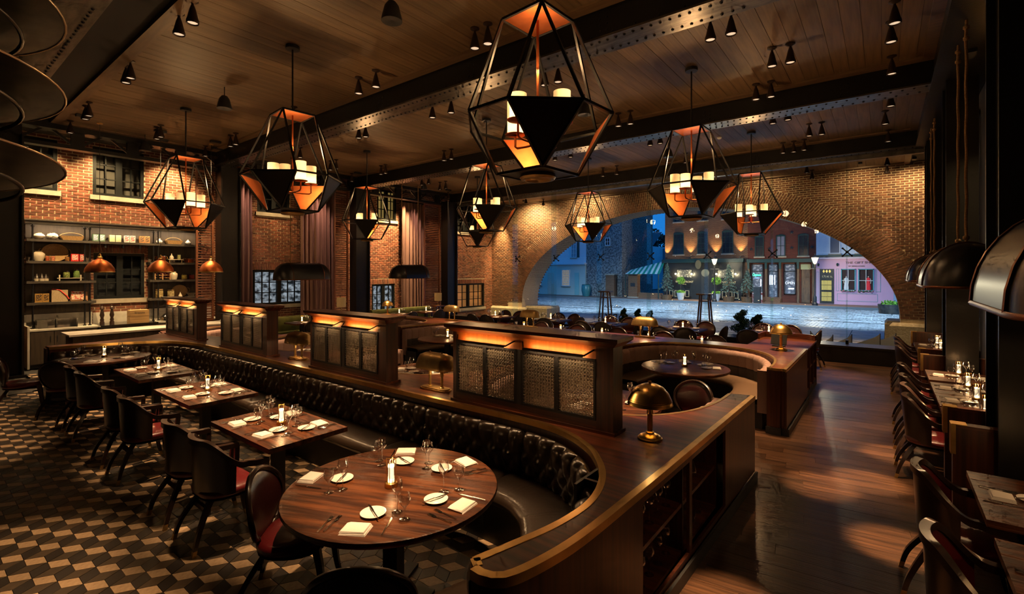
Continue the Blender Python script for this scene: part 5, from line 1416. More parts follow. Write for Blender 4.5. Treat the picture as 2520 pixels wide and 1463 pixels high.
t = kthing('serving_stand', 'pale low serving stand with two legs on the third shelf', 'stand', 2.72, 2.07)
MB().b2(-.09, .09, -.25, .25, .06, .072).build('board', CREAM, t, 0)
for s in (-.2, .2): MB().b2(-.08, .08, s - .012, s + .012, 0, .15).build('leg', CREAM, t, 0)
jar('olive jar on the serving stand', 2.66, 2.142, .07, .17, (.25, .27, .07), (.1, .13, .03), 30)
jar('tall green pea jar on the serving stand', 2.85, 2.142, .07, .22, (.18, .27, .07), (.09, .16, .03), 55)
tin('gold biscuit tin beside the basket bag, outer', 2.15, 1.55, (.45, .25, .06), (.05, .03, .02), .14, .22)
tin('gold biscuit tin beside the basket bag, inner', 2.28, 1.55, (.45, .25, .06), (.05, .03, .02), .11, .22)
t = kthing('basket_bag', 'pale wicker bag with red strap on the lowest shelf', 'bag', 2.52, 1.55)
MB().b2(-.1, .1, -.15, .15, 0, .29).build('body', mat('pale_wicker', (.55, .42, .26), .7, c2=(.38, .27, .15), scale=(50, 50, 70), bump=.6, bscale=110), t, 0)
MB().tube([(.02, -.17, .24), (.06, -.12, .32), (.105, .0, .29), (.11, .12, .15), (.11, .17, .06)], .016, 6).build('strap', mat('red_strap', (.6, .05, .03), .7), t, 60)
t = kthing('cookbook_stand', 'wooden stand holding a red illustrated cookbook on the lowest shelf', 'book stand', 2.9, 1.55)
MB().b2(-.08, .1, -.17, .17, 0, .02).box((-.03, 0, .12), (.015, .34, .22), m=Matrix.Rotation(-.25, 3, 'Y')).build('stand', mat('stand_wood', (.3, .14, .05), .5), t, 0)
MB().box((.0, -.02, .14), (.02, .26, .22), m=Matrix.Rotation(-.25, 3, 'Y')).build('cookbook', mat('book_print', (.5, .05, .03), .5, c2=(.6, .48, .36), scale=(24, 24, 24), contrast=(.45, .52)), t, 0)
def pot(lb, y, z, r, h):
    t = kthing('copper_pot', lb, 'pot', y, z)
    MB().lathe([(.001, 0), (r * .95, 0), (r, .02), (r, h)], 20).build('body', COPPER, t, 50)
    MB().lathe([(r * 1.02, h), (r * 1.02, h + .012), (r * .5, h + .03), (.001, h + .035)], 20).build('lid', CHROME, t, 50)
    for s in (-1, 1): MB().tube([(0, s * (r + .01 + .03 * sin(PI * i / 6)), h * .8 + .03 * cos(PI * i / 6)) for i in range(7)], .007, 5).build('handle', BRASS, t, 60)
pot('tall lidded copper pot at the start of the right second shelf', 4.66, 2.56, .12, .18)
pot('low lidded copper pot at the end of the right second shelf', 5.36, 2.56, .12, .12)
t = kthing('serving_stand', 'white low stand between the copper pots', 'stand', 5.0, 2.56)
MB().b2(-.09, .09, -.19, .19, .085, .1).build('board', CREAM, t, 0)
for s in (-.15, .15): MB().b2(-.08, .08, s - .01, s + .01, 0, .085).build('leg', DBRASS, t, 0)
vase([(.001, 0), (.04, 0), (.055, .04), (.045, .08), (.012, .12), (.012, .16), (.001, .165)], CREAM, 'small stoppered oil bottle on the white stand', 4.92, 2.66, 'oil_bottle', 'bottle')
jar('green pickle jar on the white stand', 5.1, 2.66, .05, .15, (.25, .24, .08), (.4, .38, .18), 40)
t = kthing('wine_rack', 'small pale wooden wine rack on the right third shelf', 'rack', 4.68, 2.07)
for s in (-.18, 0, .18): MB().b2(-.09, .09, s - .012, s + .012, 0, .18).build('upright', mat('rack_wood%d' % int(s * 100), (.4, .22, .1), .5), t, 0)
for zz in (.04, .12): MB().b2(-.08, .08, -.18, .18, zz, zz + .02).build('rail', WICKER, t, 0)
k = 0
for zz in (.10, .18):
    for s in (-.12, -.04, .05, .13):
        o = MB().cyl((-.1, 0, 0), (.06, 0, 0), .034, n=10).cyl((.06, 0, 0), (.14, 0, 0), .013, n=8).build('wine_bottle', mat('bottle_%d' % k, (.05, .01, .012), .2), None, 50); k += 1
        o.location = (KX, 4.68 + s, 2.07 + zz - .005); tag(o, 'dark wine bottle lying in the %s row of the small wine rack' % ('lower' if zz < .15 else 'upper'), 'bottle', 'bottles in the %s rack row' % ('lower' if zz < .15 else 'upper'))
vase([(.001, 0), (.075, 0), (.095, .1), (.095, .17), (.06, .2), (.06, .235), (.05, .235)], CREAM, 'tall cream jar beside the wine rack', 4.97, 2.07)
jar('jar of yellow lemons on the right third shelf', 5.24, 2.07, .075, .16, (.65, .5, .12), (.4, .28, .05), 18)
jar('jar of red tomatoes on the right third shelf', 5.43, 2.07, .075, .16, (.6, .06, .02), (.35, .02, .01), 18)
jar('large jar of pasta shells on the right lowest shelf', 4.62, 1.55, .1, .25, (.6, .45, .22), (.28, .18, .06), 26, lidc=WICKER)
jar('medium jar of pasta on the right lowest shelf', 4.9, 1.55, .09, .22, (.6, .45, .24), (.3, .2, .08), 30, lidc=WICKER)
tray('round woven tray leaning on the right lowest shelf', 5.15, 1.55, .18, (1,))
vase([(.001, 0), (.045, 0), (.05, .05), (.03, .09), (.012, .13), (.001, .165)], CREAM, 'white stoneware bottle in front of the right woven tray', 5.1, 1.55, 'stoneware_bottle', 'bottle').location[0] = -16.2
t = kthing('serving_bowl', 'cream bowl resting on a pale board, right lowest shelf', 'bowl', 5.42, 1.55)
MB().b2(-.1, .1, -.14, .14, 0, .03).build('board', CREAM, t, 0)
MB().lathe([(.001, .03), (.06, .03), (.1, .08), (.13, .12), (.12, .12), (.001, .05)], 18).build('bowl', CREAM, t, 60)
# ---- back counter
for (y0, y1, nm, lb) in ((1.95, 3.18, 'sink_cabinet', 'grey wood sink cabinet with marble top under the shelves'), (4.42, 6.0, 'base_cabinet', 'grey wood base cabinet with marble top behind the end screen')):
    t = thing(nm, lb, 'cabinet', (-16.18, (y0 + y1) / 2, 0)); hw = (y1 - y0) / 2
    MB().b2(-.28, .3, -hw, hw, .08, .88).build('body', SHELFW, t, 0)
    MB().b2(-.28, .26, -hw, hw, 0, .08).build('toe_kick', BLACK, t, 0)
    MB().b2(-.285, .33, -hw - .01, hw + .01, .88, .92).build('worktop', MARBLE, t, 0)
    MB().b2(-.285, -.255, -hw, hw, .92, 1.25).build('backsplash', MARBLE, t, 0)
    n = 3
    for i in range(n):
        a = -hw + 2 * hw * i / n
        dr = MB().b2(.3, .318, a + .01, a + 2 * hw / n - .01, .1, .86).build('door', SHELFW, t, 0)
        MB().cyl((.335, a + (2 * hw / n - .06 if i % 2 == 0 else .06), .6), (.335, a + (2 * hw / n - .06 if i % 2 == 0 else .06), .75), .008, n=6).build('handle', BLACK, dr, 30)
t = thing('marble_end_panel', 'pale marble end slab of the sink cabinet', 'panel', (-16.17, 1.92, 0)); MB().b2(-.34, .34, -.02, .02, 0, 1.0).build('slab', MARBLE, t, 0)
MB().b2(-.34, -.2, -.02, .02, 1.0, 1.25).build('upstand', MARBLE, t, 0)
t = thing('kitchen_sink', 'steel sink with splash guard and curved tap', 'sink', (-16.15, 2.45, .92))
MB().b2(-.2, .2, -.35, .35, 0, .012).build('rim', CHROME, t, 0)
MB().b2(-.22, -.2, -.35, .35, .0, .2).b2(-.2, .2, .34, .36, 0, .22).build('splash_guard', CHROME, t, 0)
MB().b2(-.17, .1, -.36, -.18, .012, .2).build('soap_box', STEEL2, t, 0)
MB().tube([(-.12, .02, .01), (-.12, .02, .24), (-.09, .02, .29), (-.03, .02, .29), (0, .02, .22)], .012, 8).build('tap', CHROME, t, 60)
t = thing('flat_range', 'steel-topped range between the two kitchen cabinets', 'range', (-16.1, 3.8, 0))
MB().b2(-.36, .4, -.6, .6, 0, .86).build('body', STEEL2, t, 0); MB().b2(-.37, .46, -.61, .61, .86, .93).build('top', CHROME, t, 0)
MB().b2(-.385, -.365, -.6, .6, .93, 1.22).build('backsplash', MARBLE, t, 0)
MILL = mat('mill_wood', (.03, .015, .01), .3)
for y, w in ((3.28, 'outer'), (3.48, 'inner')):
    t = thing('pepper_mill', 'tall dark turned pepper mill on the range, %s one' % w, 'pepper mill', (-15.95, y, .93))
    MB().lathe([(.001, 0), (.05, 0), (.05, .06), (.036, .09), (.045, .12), (.03, .17), (.05, .24), (.035, .33), (.024, .38)], 14).build('body', MILL, t, 50)
    MB().lathe([(.024, .38), (.045, .4), (.04, .45), (.012, .47), (.014, .49), (.001, .5)], 14).build('head', MILL, t, 50)
CRATE = mat('pine_crate', (.45, .27, .11), .6, c2=(.35, .2, .08), scale=(20, 3, 20))
for z, w in ((.93, 'lower'), (1.10, 'upper')):
    t = thing('wooden_crate', 'pale pine wine crate on the range, %s of two stacked' % w, 'crate', (-16.0, 4.05, z))
    for k in range(2): MB().b2(-.14, .14, -.21, .21, .083 * k + .002, .083 * (k + 1) - .002).build('plank', CRATE, t, 0)
    if w == 'upper':
        cu = bpy.data.curves.new('crate_mark', 'FONT'); cu.body = 'Siracusa'; cu.size = .07; cu.align_x = 'CENTER'; cu.extrude = .001
        ob = bpy.data.objects.new('crate_mark', cu); C.objects.link(ob); dg = bpy.context.evaluated_depsgraph_get(); me = bpy.data.meshes.new_from_object(ob.evaluated_get(dg)); bpy.data.objects.remove(ob)
        me.materials.clear(); me.materials.append(BLACK)
        o = link('stamped_mark', me, t, loc=(.142, 0, .07)); o.rotation_euler = (PI / 2, 0, PI / 2)
# ---- front marble counter
t = thing('pass_counter', 'long marble-topped pass counter in front of the kitchen', 'counter', (-13.85, 4.2, 0))
MB().b2(-.35, .35, -1.9, 2.1, 0, .93).build('body', SHELFW, t, 0); MB().b2(-.4, .42, -1.97, 2.12, .93, .97).build('marble_top', MARBLE, t, 0)
for i in range(3):
    for k in range(4 - i):
        o = MB().lathe([(.001, 0), (.07, 0), (.12, .012), (.12, .016), (.001, .01)], 20).build('dinner_plate', CHINA, None, 50); o.location = (-13.75, 5.35 + i * .3, .97 + k * .017)
        tag(o, 'white dinner plate stacked on the pass counter, %s stack' % ('tallest', 'middle', 'lowest')[i], 'plate', 'plates in the %s pass stack' % ('tallest', 'middle', 'lowest')[i])
t = thing('warming_dome', 'rounded steel warming dome on the base cabinet', 'dome', (-16.05, 4.75, .92)); MB().lathe([(.2, 0), (.2, .02), (.17, .12), (.09, .19), (.001, .21)], 24).build('dome', CHROME, t, 60); MB().cyl((0, 0, .2), (0, 0, .24), .015, n=8).build('knob', BLACK, t, 30)
# ---- copper pendants over the pass
def cpend():
    t = thing('copper_pendant', 'x', 'pendant lamp')
    MB().lathe([(.27, 0), (.275, 0), (.275, .03), (.26, .1), (.2, .2), (.12, .27), (.06, .30), (.05, .33), (.001, .33)], 32).build('shade', COPPER, t, 60)
    MB().lathe([(.268, .005), (.25, .1), (.19, .19), (.11, .26), (.001, .29)], 32).build('lining', CREAM, t, 60)
    MB().lathe([(.276, -.004), (.28, .01), (.276, .024), (.27, .01)], 32).build('brass_rim', BRASS, t, 50)
    MB().lathe([(.04, .32), (.055, .34), (.03, .37), (.035, .39), (.012, .43), (.001, .44)], 14).build('brass_cap', BRASS, t, 50)
    MB().cyl((0, 0, .43), (0, 0, 3.42), .005, n=5).build('cord', BLACK, t, 30)
    MB().lathe([(.06, 3.42), (.055, 3.40), (.001, 3.39)], 14).build('ceiling_rose', BRASS, t, 50)
    MB().lathe([(.001, .07), (.03, .09), (.034, .13), (.001, .18)], 10).build('bulb', BULB, t, 50)
    spot((0, 0, .06), (0, 0, -2), 60, (1, .66, .34), 120, .9, .04, t); point((0, 0, .03), 5, (1, .66, .34), .04, t)
    return t
CPP = cpend(); CPP.location = (-14.2, 2.88, 2.285); CPP['label'] = 'domed copper pendant over the pass counter beside the sink'
clone(CPP, (-14.2, 4.05, 2.285), 0, 'domed copper pendant over the middle of the pass counter'); clone(CPP, (-14.2, 5.18, 2.285), 0, 'domed copper pendant over the pass counter beside the shutter')
# ================================================================== the street outside
COB = mat('cobblestone', (.26, .27, .28), .38, c2=(.17, .18, .19), scale=(6, 6, 6), rand=.35, bump=.4, bscale=30)
ASPH = mat('street_bed', (.05, .05, .05), .8)
PAVE = mat('paving', (.22, .23, .24), .6, c2=(.16, .165, .17), scale=(2, 2, 2))
def brickmat(name, c1, c2, mo, sc=1.0):
    m, nt, b = _new(name); mp = _mapping(nt, (1, 1, 1)); sx = nt.nodes.new('ShaderNodeSeparateXYZ'); cb = nt.nodes.new('ShaderNodeCombineXYZ')
    nt.links.new(mp.outputs[0], sx.inputs[0]); ad = nt.nodes.new('ShaderNodeMath'); nt.links.new(sx.outputs[0], ad.inputs[0]); nt.links.new(sx.outputs[1], ad.inputs[1]); nt.links.new(ad.outputs[0], cb.inputs[0]); nt.links.new(sx.outputs[2], cb.inputs[1])
    t = nt.nodes.new('ShaderNodeTexBrick'); t.inputs['Color1'].default_value = (*c1, 1); t.inputs['Color2'].default_value = (*c2, 1); t.inputs['Mortar'].default_value = (*mo, 1); t.inputs['Scale'].default_value = sc
    t.inputs['Brick Width'].default_value = .22; t.inputs['Row Height'].default_value = .075; t.inputs['Mortar Size'].default_value = .008; t.inputs['Bias'].default_value = -.1
    nt.links.new(cb.outputs[0], t.inputs['Vector']); nt.links.new(t.outputs[0], b.inputs['Base Color']); b.inputs['Roughness'].default_value = .85; return m
BR1 = brickmat('tan_red_brick', (.17, .065, .028), (.12, .045, .02), (.20, .14, .08)); BR2 = brickmat('deep_red_brick', (.13, .022, .010), (.09, .016, .008), (.09, .04, .025))
SIDEW = mat('brick_sidewalk', (.24, .13, .085), .7, c2=(.17, .10, .07), scale=(14, 14, 14))
RUBB = mat('rubble_stone', (.30, .29, .27), .85, c2=(.10, .10, .10), scale=(7, 7, 7), contrast=(.42, .58), bump=.8, bscale=10)
WHITEP = mat('white_clapboard', (.66, .70, .74), .7); BLUEP = mat('pale_blue_render', (.52, .62, .74), .8); PINK = mat('pink_paint', (.62, .36, .52), .6); TEAL = mat('teal_paint', (.05, .30, .36), .5)
GREENP = mat('dark_green_paint', (.012, .04, .035), .45); DKW = mat('dark_shopfront', (.007, .0065, .006), .4); WINB = mat('night_window', (.02, .025, .035), .12); OLDW = mat('worn_wood', (.16, .085, .035), .6, c2=(.08, .04, .02), scale=(14, 14, 2))
FY = 38.7
gnd = struct('floor_street', MB().b2(-60, 30, 15.1, 90, -.3, -.05), ASPH)
st_me = [MB().add([(-a, -b, -.06), (a, -b, -.06), (a, b, -.06), (-a, b, -.06), (-a * .8, -b * .75, h), (a * .8, -b * .75, h), (a * .8, b * .75, h), (-a * .8, b * .75, h)], [(4, 5, 6, 7), (0, 1, 5, 4), (1, 2, 6, 5), (2, 3, 7, 6), (3, 0, 4, 7)]).mesh('cobble', COB, 0) for a, b, h in ((.13, .065, -.006), (.12, .06, -.012), (.14, .062, -.003))]
cob = MB(); y = 23.2; k = 0; r_ = 0
while y < 35.8:
    x = -32 + (.14 if r_ % 2 else 0)
    while x < 4:
        if in_view(x, y, 0, 5):
            if k < 300 and -3.2 < x < 0: link('cobble', st_me[RND.randrange(3)], gnd, loc=(x, y, RND.uniform(-.006, .006)), rz=RND.uniform(-.06, .06)); k += 1
            else:
                a, b = .128, .062; h = RND.uniform(-.018, .004); sl = RND.uniform(-.006, .006)
                cob.add([(x - a, y - b, -.05), (x + a, y - b, -.05), (x + a, y + b, -.05), (x - a, y + b, -.05), (x - a * .8, y - b * .75, h - sl), (x + a * .8, y - b * .75, h), (x + a * .8, y + b * .75, h + sl), (x - a * .8, y + b * .75, h)], [(4, 5, 6, 7), (0, 1, 5, 4), (1, 2, 6, 5), (2, 3, 7, 6), (3, 0, 4, 7)])
        x += .275
    y += .14; r_ += 1
tag(cob.build('cobble_field', COB, gnd, 0), kind='stuff')
for (i, y) in enumerate((26.6, 28.1)): link('tram_rail', MB().b2(-32, 4, y - .04, y + .04, -.05, .004).mesh('tram_rail', BLACK, 0), gnd)
for ix in range(16):
    for iy in range(4): link('paving_slab', MB().b2(-.49, .49, -.47, .47, -.05, .0).mesh('paving_slab', PAVE, 0), gnd, loc=(-14.5 + ix * 1.0, 19.9 + iy * .96, 0))
for ix in range(16):
    for iy in range(4): link('paving_slab', MB().b2(-.49, .49, -.47, .47, -.05, .0).mesh('paving_slab', PAVE, 0), gnd, loc=(-14.5 + ix * 1.0, 15.95 + iy * .97, -.001))
struct('trim_20', MB().b2(-40, 12, 35.85, 36.05, -.05, .13), mat('granite_kerb', (.16, .17, .18), .6))
struct('floor_sidewalk', MB().b2(-40, 12, 36.05, 39, -.05, .12), SIDEW)

def text(name, body, size, loc, mtl, parent=None, rot=(PI / 2, 0, 0), mirror=False, ext=.01, align='CENTER', sx=1.0):
    cu = bpy.data.curves.new(name, 'FONT'); cu.body = body; cu.size = size; cu.align_x = align; cu.extrude = ext; cu.resolution_u = 3
    ob = bpy.data.objects.new(name, cu); C.objects.link(ob); dg = bpy.context.evaluated_depsgraph_get(); me = bpy.data.meshes.new_from_object(ob.evaluated_get(dg)); bpy.data.objects.remove(ob); bpy.data.curves.remove(cu)
    for v in me.vertices: v.co.x *= (-1 if mirror else 1) * sx
    me.materials.clear(); me.materials.append(mtl)
    o = link(name, me, parent); o.location = Vector(loc) - (Vector(parent.location) if parent is not None else Vector()); o.rotation_euler = rot; return o
def fwin(t, x0, x1, z0, z1, cols=2, rows=2, frame=GREENP, glass=None, y=FY, arch=True):
    f = MB(); w = .06
    for r in ((x0, x0 + w, z0, z1), (x1 - w, x1, z0, z1), (x0 + w, x1 - w, z0, z0 + w), (x0 + w, x1 - w, z1 - w, z1)): f.b2(r[0], r[1], y - .05, y + .02, r[2], r[3])
    if arch:
        n = 8; P = [(x0 + (x1 - x0) * i / n, z1 + .09 * sin(PI * i / n)) for i in range(n + 1)]
        f.add([(p[0], y - .05, p[1]) for p in P] + [(p[0], y + .02, p[1]) for p in P], [tuple(range(n + 1)), tuple(range(2 * n + 1, n, -1))] + [(i, i + 1, n + 2 + i, n + 1 + i) for i in range(n)])
    for i in range(1, cols): xx = x0 + (x1 - x0) * i / cols; f.b2(xx - .015, xx + .015, y - .045, y - .005, z0 + w, z1 - w)
    for j in range(1, rows): zz = z0 + (z1 - z0) * j / rows; f.b2(x0 + w, x1 - w, y - .045, y - .005, zz - .015, zz + .015)
    o = f.build('window', frame, t, 0, True)
    g = MB().b2(x0 + w, x1 - w, y - .02, y - .01, z0 + w, z1 - w).mesh('pane', glass or WINB, 0); p = link('pane', g, o)
    MB().b2(x0 - .06, x1 + .06, y - .1, y, z0 - .1, z0).build('sill', STONE, t, 0, True)
GOLDT = mat('gilt_letter', (.62, .5, .28), .4, .3, emit=(.6, .5, .3), es=.12)
LAMPW = emis('street_lamp_glass', (1, .85, .45), 5.0)
SC = emis('globe_light', (1, .85, .55), 12)
# ---- dark-fronted corner pub
t = thing('brick_pub', 'tan brick pub with dark shopfront and uplit wall across the street', 'building', (-11.1, FY, 0))
MB().b2(-14.2, -8.0, FY, FY + 6, 0, 9.5).build('wall', BR1, t, 0, True)
for (a, b) in ((-13.49, -12.67), (-11.6, -10.85), (-9.79, -8.98)):
    fwin(t, a, b, 3.68, 5.35, 3, 4); fwin(t, a, b, 6.3, 7.9, 3, 4)
MB().b2(-14.25, -8.3, FY - .22, FY, .12, 3.0).build('shopfront', DKW, t, 0, True)
MB().b2(-14.3, -8.2, FY - .5, FY, 3.0, 3.12).b2(-14.3, -8.2, FY - .42, FY, 3.12, 3.28).build('cornice', GREENP, t, 0, True)
for x in (-13.2, -11.95, -10.1, -8.75):
    s = MB().lathe([(.001, -.07), (.06, -.04), (.07, 0), (.05, .05), (.001, .07)], 10, (x, FY - .38, 2.12)).build('globe_lamp', SC, t, 50, True); point((x, FY - .5, 2.1), 40, (1, .8, .45), .06)
for x in (-12.55, -9.45):
    MB().b2(x - .55, x + .55, FY - .26, FY - .22, 1.85, 2.45).build('sign_panel', mat('sign_panel_%d' % int(-x), (.05, .05, .045), .5, c2=(.3, .28, .22), scale=(9, 9, 9), contrast=(.55, .6)), t, 0, True)
    text('sign_lettering', 'WATERFRONT', .21, (x, FY - .25, 1.42), GOLDT, t); text('sign_lettering', 'HOTEL', .1, (x, FY - .25, 1.26), GOLDT, t)
MB().b2(-11.25, -10.65, FY - .25, FY - .2, .15, 2.0).build('door', BLACK, t, 0, True)
MB().lathe([(.001, 0), (.3, 0)], 16, (0, 0, 0)).build('fanlight', mat('fanlight_glass', (.10, .10, .08), .3, emit=(.8, .7, .4), es=.08), t, 30).location = (-10.95 + 11.1, -.27, 2.2)
C.objects[-1].rotation_euler = (PI / 2, 0, 0)
MB().lathe([(.001, -.02), (.22, -.02), (.22, .02), (.001, .02)], 20, sy=1.6).build('hanging_sign', mat('oval_sign', (.10, .085, .045), .5), t, 40).location = (-11.35 + 11.1, -.7, 2.85)
C.objects[-1].rotation_euler = (PI / 2, 0, 0)
for x in [-13.6 + .42 * i for i in range(4)] + [-10.0 + .42 * i for i in range(4)]:
    f = MB()
    for r in ((x - .15, x - .12, .3, .8), (x + .12, x + .15, .3, .8), (x - .12, x + .12, .3, .33), (x - .12, x + .12, .77, .8)): f.b2(r[0], r[1], FY - .24, FY - .215, r[2], r[3])
    f.build('gilt_panel_frame', GOLDT, t, 0, True)
for x in (-14.0, -12.13, -10.2, -8.45): spot((x, FY - .25, 3.45), (x, FY + .05, 6), 650, (1, .62, .22), 62, .7, .03); MB().b2(x - .06, x + .06, FY - .3, FY - .18, 3.35, 3.45).build('uplight', BLACK, t, 0, True)
# ---- deep red brick shop
t = thing('red_brick_shop', 'deep red brick shop with green cornice and OPEN sign', 'building', (-5.85, FY, 0))
MB().b2(-8.0, -3.7, FY, FY + 6, 0, 7.6).build('wall', BR2, t, 0, True)
for (a, b) in ((-7.51, -6.92), (-6.13, -5.54), (-4.77, -4.14)): fwin(t, a, b, 3.4, 4.86, 2, 2, glass=mat('grey_blind', (.20, .20, .26), .5) if a == -6.13 else None)
for (x, z) in ((-7.75, 3.95), (-6.55, 3.95), (-5.15, 3.98), (-5.15, 5.05), (-7.7, 4.9), (-3.95, 4.0)):
    P = [( (.16 if i % 2 == 0 else .065) * sin(PI * i / 5), (.16 if i % 2 == 0 else .065) * cos(PI * i / 5)) for i in range(10)]
    MB().add([(x + a, FY - .03, z + b) for a, b in P] + [(x, FY - .06, z)], [(i, (i + 1) % 10, 10) for i in range(10)]).build('iron_star', BLACK, t, 0, True)
MB().b2(-8.0, -3.75, FY - .35, FY, 2.95, 3.2).build('cornice', GREENP, t, 0, True)
for x in (-7.9, -6.75, -5.85, -4.75, -3.85): MB().b2(x - .07, x + .07, FY - .2, FY, .12, 2.95).build('pilaster', OLDW, t, 0, True); MB().b2(x - .07, x + .07, FY - .3, FY - .18, 2.5, 2.95).build('bracket', GREENP, t, 0, True)
NEON = emis('shop_light', (.75, .8, 1), 1.6); SHOPIN = mat('shop_interior', (.06, .07, .10), .5, c2=(.30, .30, .34), scale=(5, 5, 7), contrast=(.5, .6), emit=(.3, .32, .4), es=.06)
for (a, b, z0, z1) in ((-7.7, -6.95, .75, 2.85), (-6.6, -6.0, .2, 2.85), (-5.6, -4.9, .7, 2.85)):
    f = MB()
    for r in ((a, a + .06, z0, z1), (b - .06, b, z0, z1), (a, b, z0, z0 + .06), (a, b, z1 - .06, z1), (a, b, 2.3, 2.36)): f.b2(r[0], r[1], FY - .14, FY - .06, r[2], r[3])
    o = f.build('shop_window', BLACK, t, 0, True)
    link('pane', MB().b2(a + .06, b - .06, FY - .09, FY - .08, z0 + .06, z1 - .06).mesh('pane', SHOPIN, 0), o)
for (x, z, w, h) in ((-7.1, 1.3, .06, .5), (-6.5, 1.5, .07, .7), (-6.35, 1.5, .05, .7), (-6.2, 1.5, .05, .7), (-6.4, 1.5, .04, .7)): MB().b2(x - w / 2, x + w / 2, FY - .105, FY - .095, z - h / 2 + .2, z + h / 2 + .2).build('light_strip', NEON, t, 0, True)
text('neon_sign', 'Open', .26, (-7.38, FY - .11, 1.98), emis('neon_green', (.05, 1, .45), 2.2), t); MB().b2(-7.5, -7.2, FY - .11, FY - .1, 1.82, 1.86).build('neon_line', emis('neon_blue', (.2, .3, 1), 2), t, 0, True)
text('window_lettering', 'OPEN', .24, (-5.25, FY - .11, 1.42), emis('white_letter', (.85, .9, 1), .6), t); text('window_lettering', 'IT', .16, (-5.4, FY - .11, 1.78), emis('white_letter2', (.85, .9, 1), .45), t); MB().b2(-5.35, -5.0, FY - .11, FY - .1, 1.05, 1.16).build('notice', emis('notice_white', (.8, .85, .9), .4), t, 0, True)
MB().b2(-4.55, -4.05, FY - .1, FY - .05, .15, 2.85).build('door', OLDW, t, 0, True); MB().b2(-4.6, -4.0, FY - .11, FY - .1, 2.45, 2.8).build('transom', mat('pale_transom', (.4, .4, .2), .5), t, 0, True)
for k in range(3): MB().b2(-7.0, -5.75 , FY - .9 + .25 * k, FY - .1, .12 + .12 * k, .24 + .12 * k).build('step', BR1, t, 0, True)
# ---- pink gift shop
t = thing('pink_shop', 'pink painted gift shop with teal-framed windows and gold grille door', 'building', (-.8, FY, 0))
MB().b2(-3.7, 3.2, FY, FY + 6, 3.2, 8.5).build('upper_wall', BLUEP, t, 0, True); MB().b2(-3.7, .45, FY - .12, FY + 6, .1, 3.2).build('shopfront', PINK, t, 0, True)
MB().b2(-3.7, .5, FY - .3, FY, 3.15, 3.25).build('cornice', mat('pale_cornice', (.6, .5, .58), .6), t, 0, True); MB().b2(-3.7, 3.2, FY - .2, FY, 3.3, 3.42).build('gutter', GREENP, t, 0, True)
MB().b2(.45, 3.2, FY - .02, FY + 6, .1, 3.2).build('side_wall', BLUEP, t, 0, True)
for a in (-2.95, -1.5): fwin(t, a, a + .62, 3.5, 4.7, 1, 1, WHITEP, mat('grey_window%d' % int(-a), (.12, .13, .17), .3), arch=False)
SHOPB = mat('dark_shop_room', (.03, .012, .012), .8)
for (a, b) in ((-2.29, -1.50), (-1.36, -.54)):
    f = MB()
    for r in ((a, a + .05, 1.05, 2.48), (b - .05, b, 1.05, 2.48), (a, b, 2.43, 2.48), (a, b, 1.05, 1.1)): f.b2(r[0], r[1], FY - .2, FY - .1, r[2], r[3])
    o = f.build('shop_window', TEAL, t, 0, True)
    for z in (1.72,): link('mullion', MB().b2(a, b, FY - .19, FY - .17, z - .015, z + .015).mesh('mullion', WHITEP, 0), o)
    link('mullion', MB().b2((a + b) / 2 - .015, (a + b) / 2 + .015, FY - .19, FY - .17, 1.1, 2.43).mesh('mullion', WHITEP, 0), o)
    link('display_back', MB().b2(a + .05, b - .05, FY - .13, FY - .121, 1.1, 2.43).mesh('display_back', SHOPB, 0), o)
    for i in range(14): MB().lathe([(.001, -.05), (.05, 0), (.001, .05)], 6, (a + .02 + (b - a) * i / 14, FY - .24 + RND.uniform(-.03, .03), 1.02 + RND.uniform(-.04, .05))).build('window_box_flower', (mat('flower_%d_%d' % (int(-a), i), (RND.choice(((.5, .3, .35), (.05, .12, .05), (.05, .12, .05), (.45, .15, .15)))), .7)), t, 40, True)
def manne(x, c, lb):
    m = thing('mannequin', lb, 'mannequin', (x, FY - .16, 1.1))
    MB().lathe([(.001, .82), (.03, .84), (.028, .9), (.001, .91)], 8, sy=.2).build('neck', CREAM, m, 50)
    MB().lathe([(.12, .0), (.13, .12), (.1, .42), (.075, .52), (.095, .66), (.09, .74), (.03, .82)], 12, sy=.2).build('dress', mat('dress_' + lb[:6], c, .6, emit=c, es=.15), m, 60)
    for s in (-1, 1): MB().tube([(s * .1, 0, .76), (s * .14, -.01, .6), (s * .12, -.02, .42)], .018, 5).build('arm', CREAM, m, 60)
manne(-.83, (.55, .01, .02), 'red evening dress mannequin in the pink shop window'); manne(-2.0, (.45, .5, .58), 'pale grey dress mannequin in the pink shop window')
MB().b2(-3.48, -2.67, FY - .16, FY - .11, .15, 2.48).build('door', BLACK, t, 0, True)
GG = mat('gold_grille', (.6, .45, .12), .4, .5, emit=(.7, .5, .12), es=.25)
for (z0, z1) in ((.3, .95), (1.05, 1.72)): MB().b2(-3.38, -2.8, FY - .165, FY - .155, z0, z1).build('lit_door_panel', GG, t, 0, True)
gr = MB()
for i in range(9): gr.b2(-3.36 + i * .068, -3.345 + i * .068, FY - .19, FY - .175, .3, 1.72)
for z in (.3, .62, .95, 1.05, 1.4, 1.72): gr.b2(-3.38, -2.8, FY - .19, FY - .175, z - .012, z + .012)
gr.build('door_grille', BLACK, t, 0, True)
for x in (-3.25, -3.08, -2.91): MB().add([(x, FY - .175, 2.2), (x + .07, FY - .175, 2.32), (x, FY - .175, 2.44), (x - .07, FY - .175, 2.32)], [(0, 1, 2, 3)]).build('gold_diamond', GG, t, 0, True)
text('street_number', '1714 ½', .2, (-3.06, FY - .18, 1.9), GOLDT, t)
BRN = mat('brown_letter', (.20, .09, .04), .5)
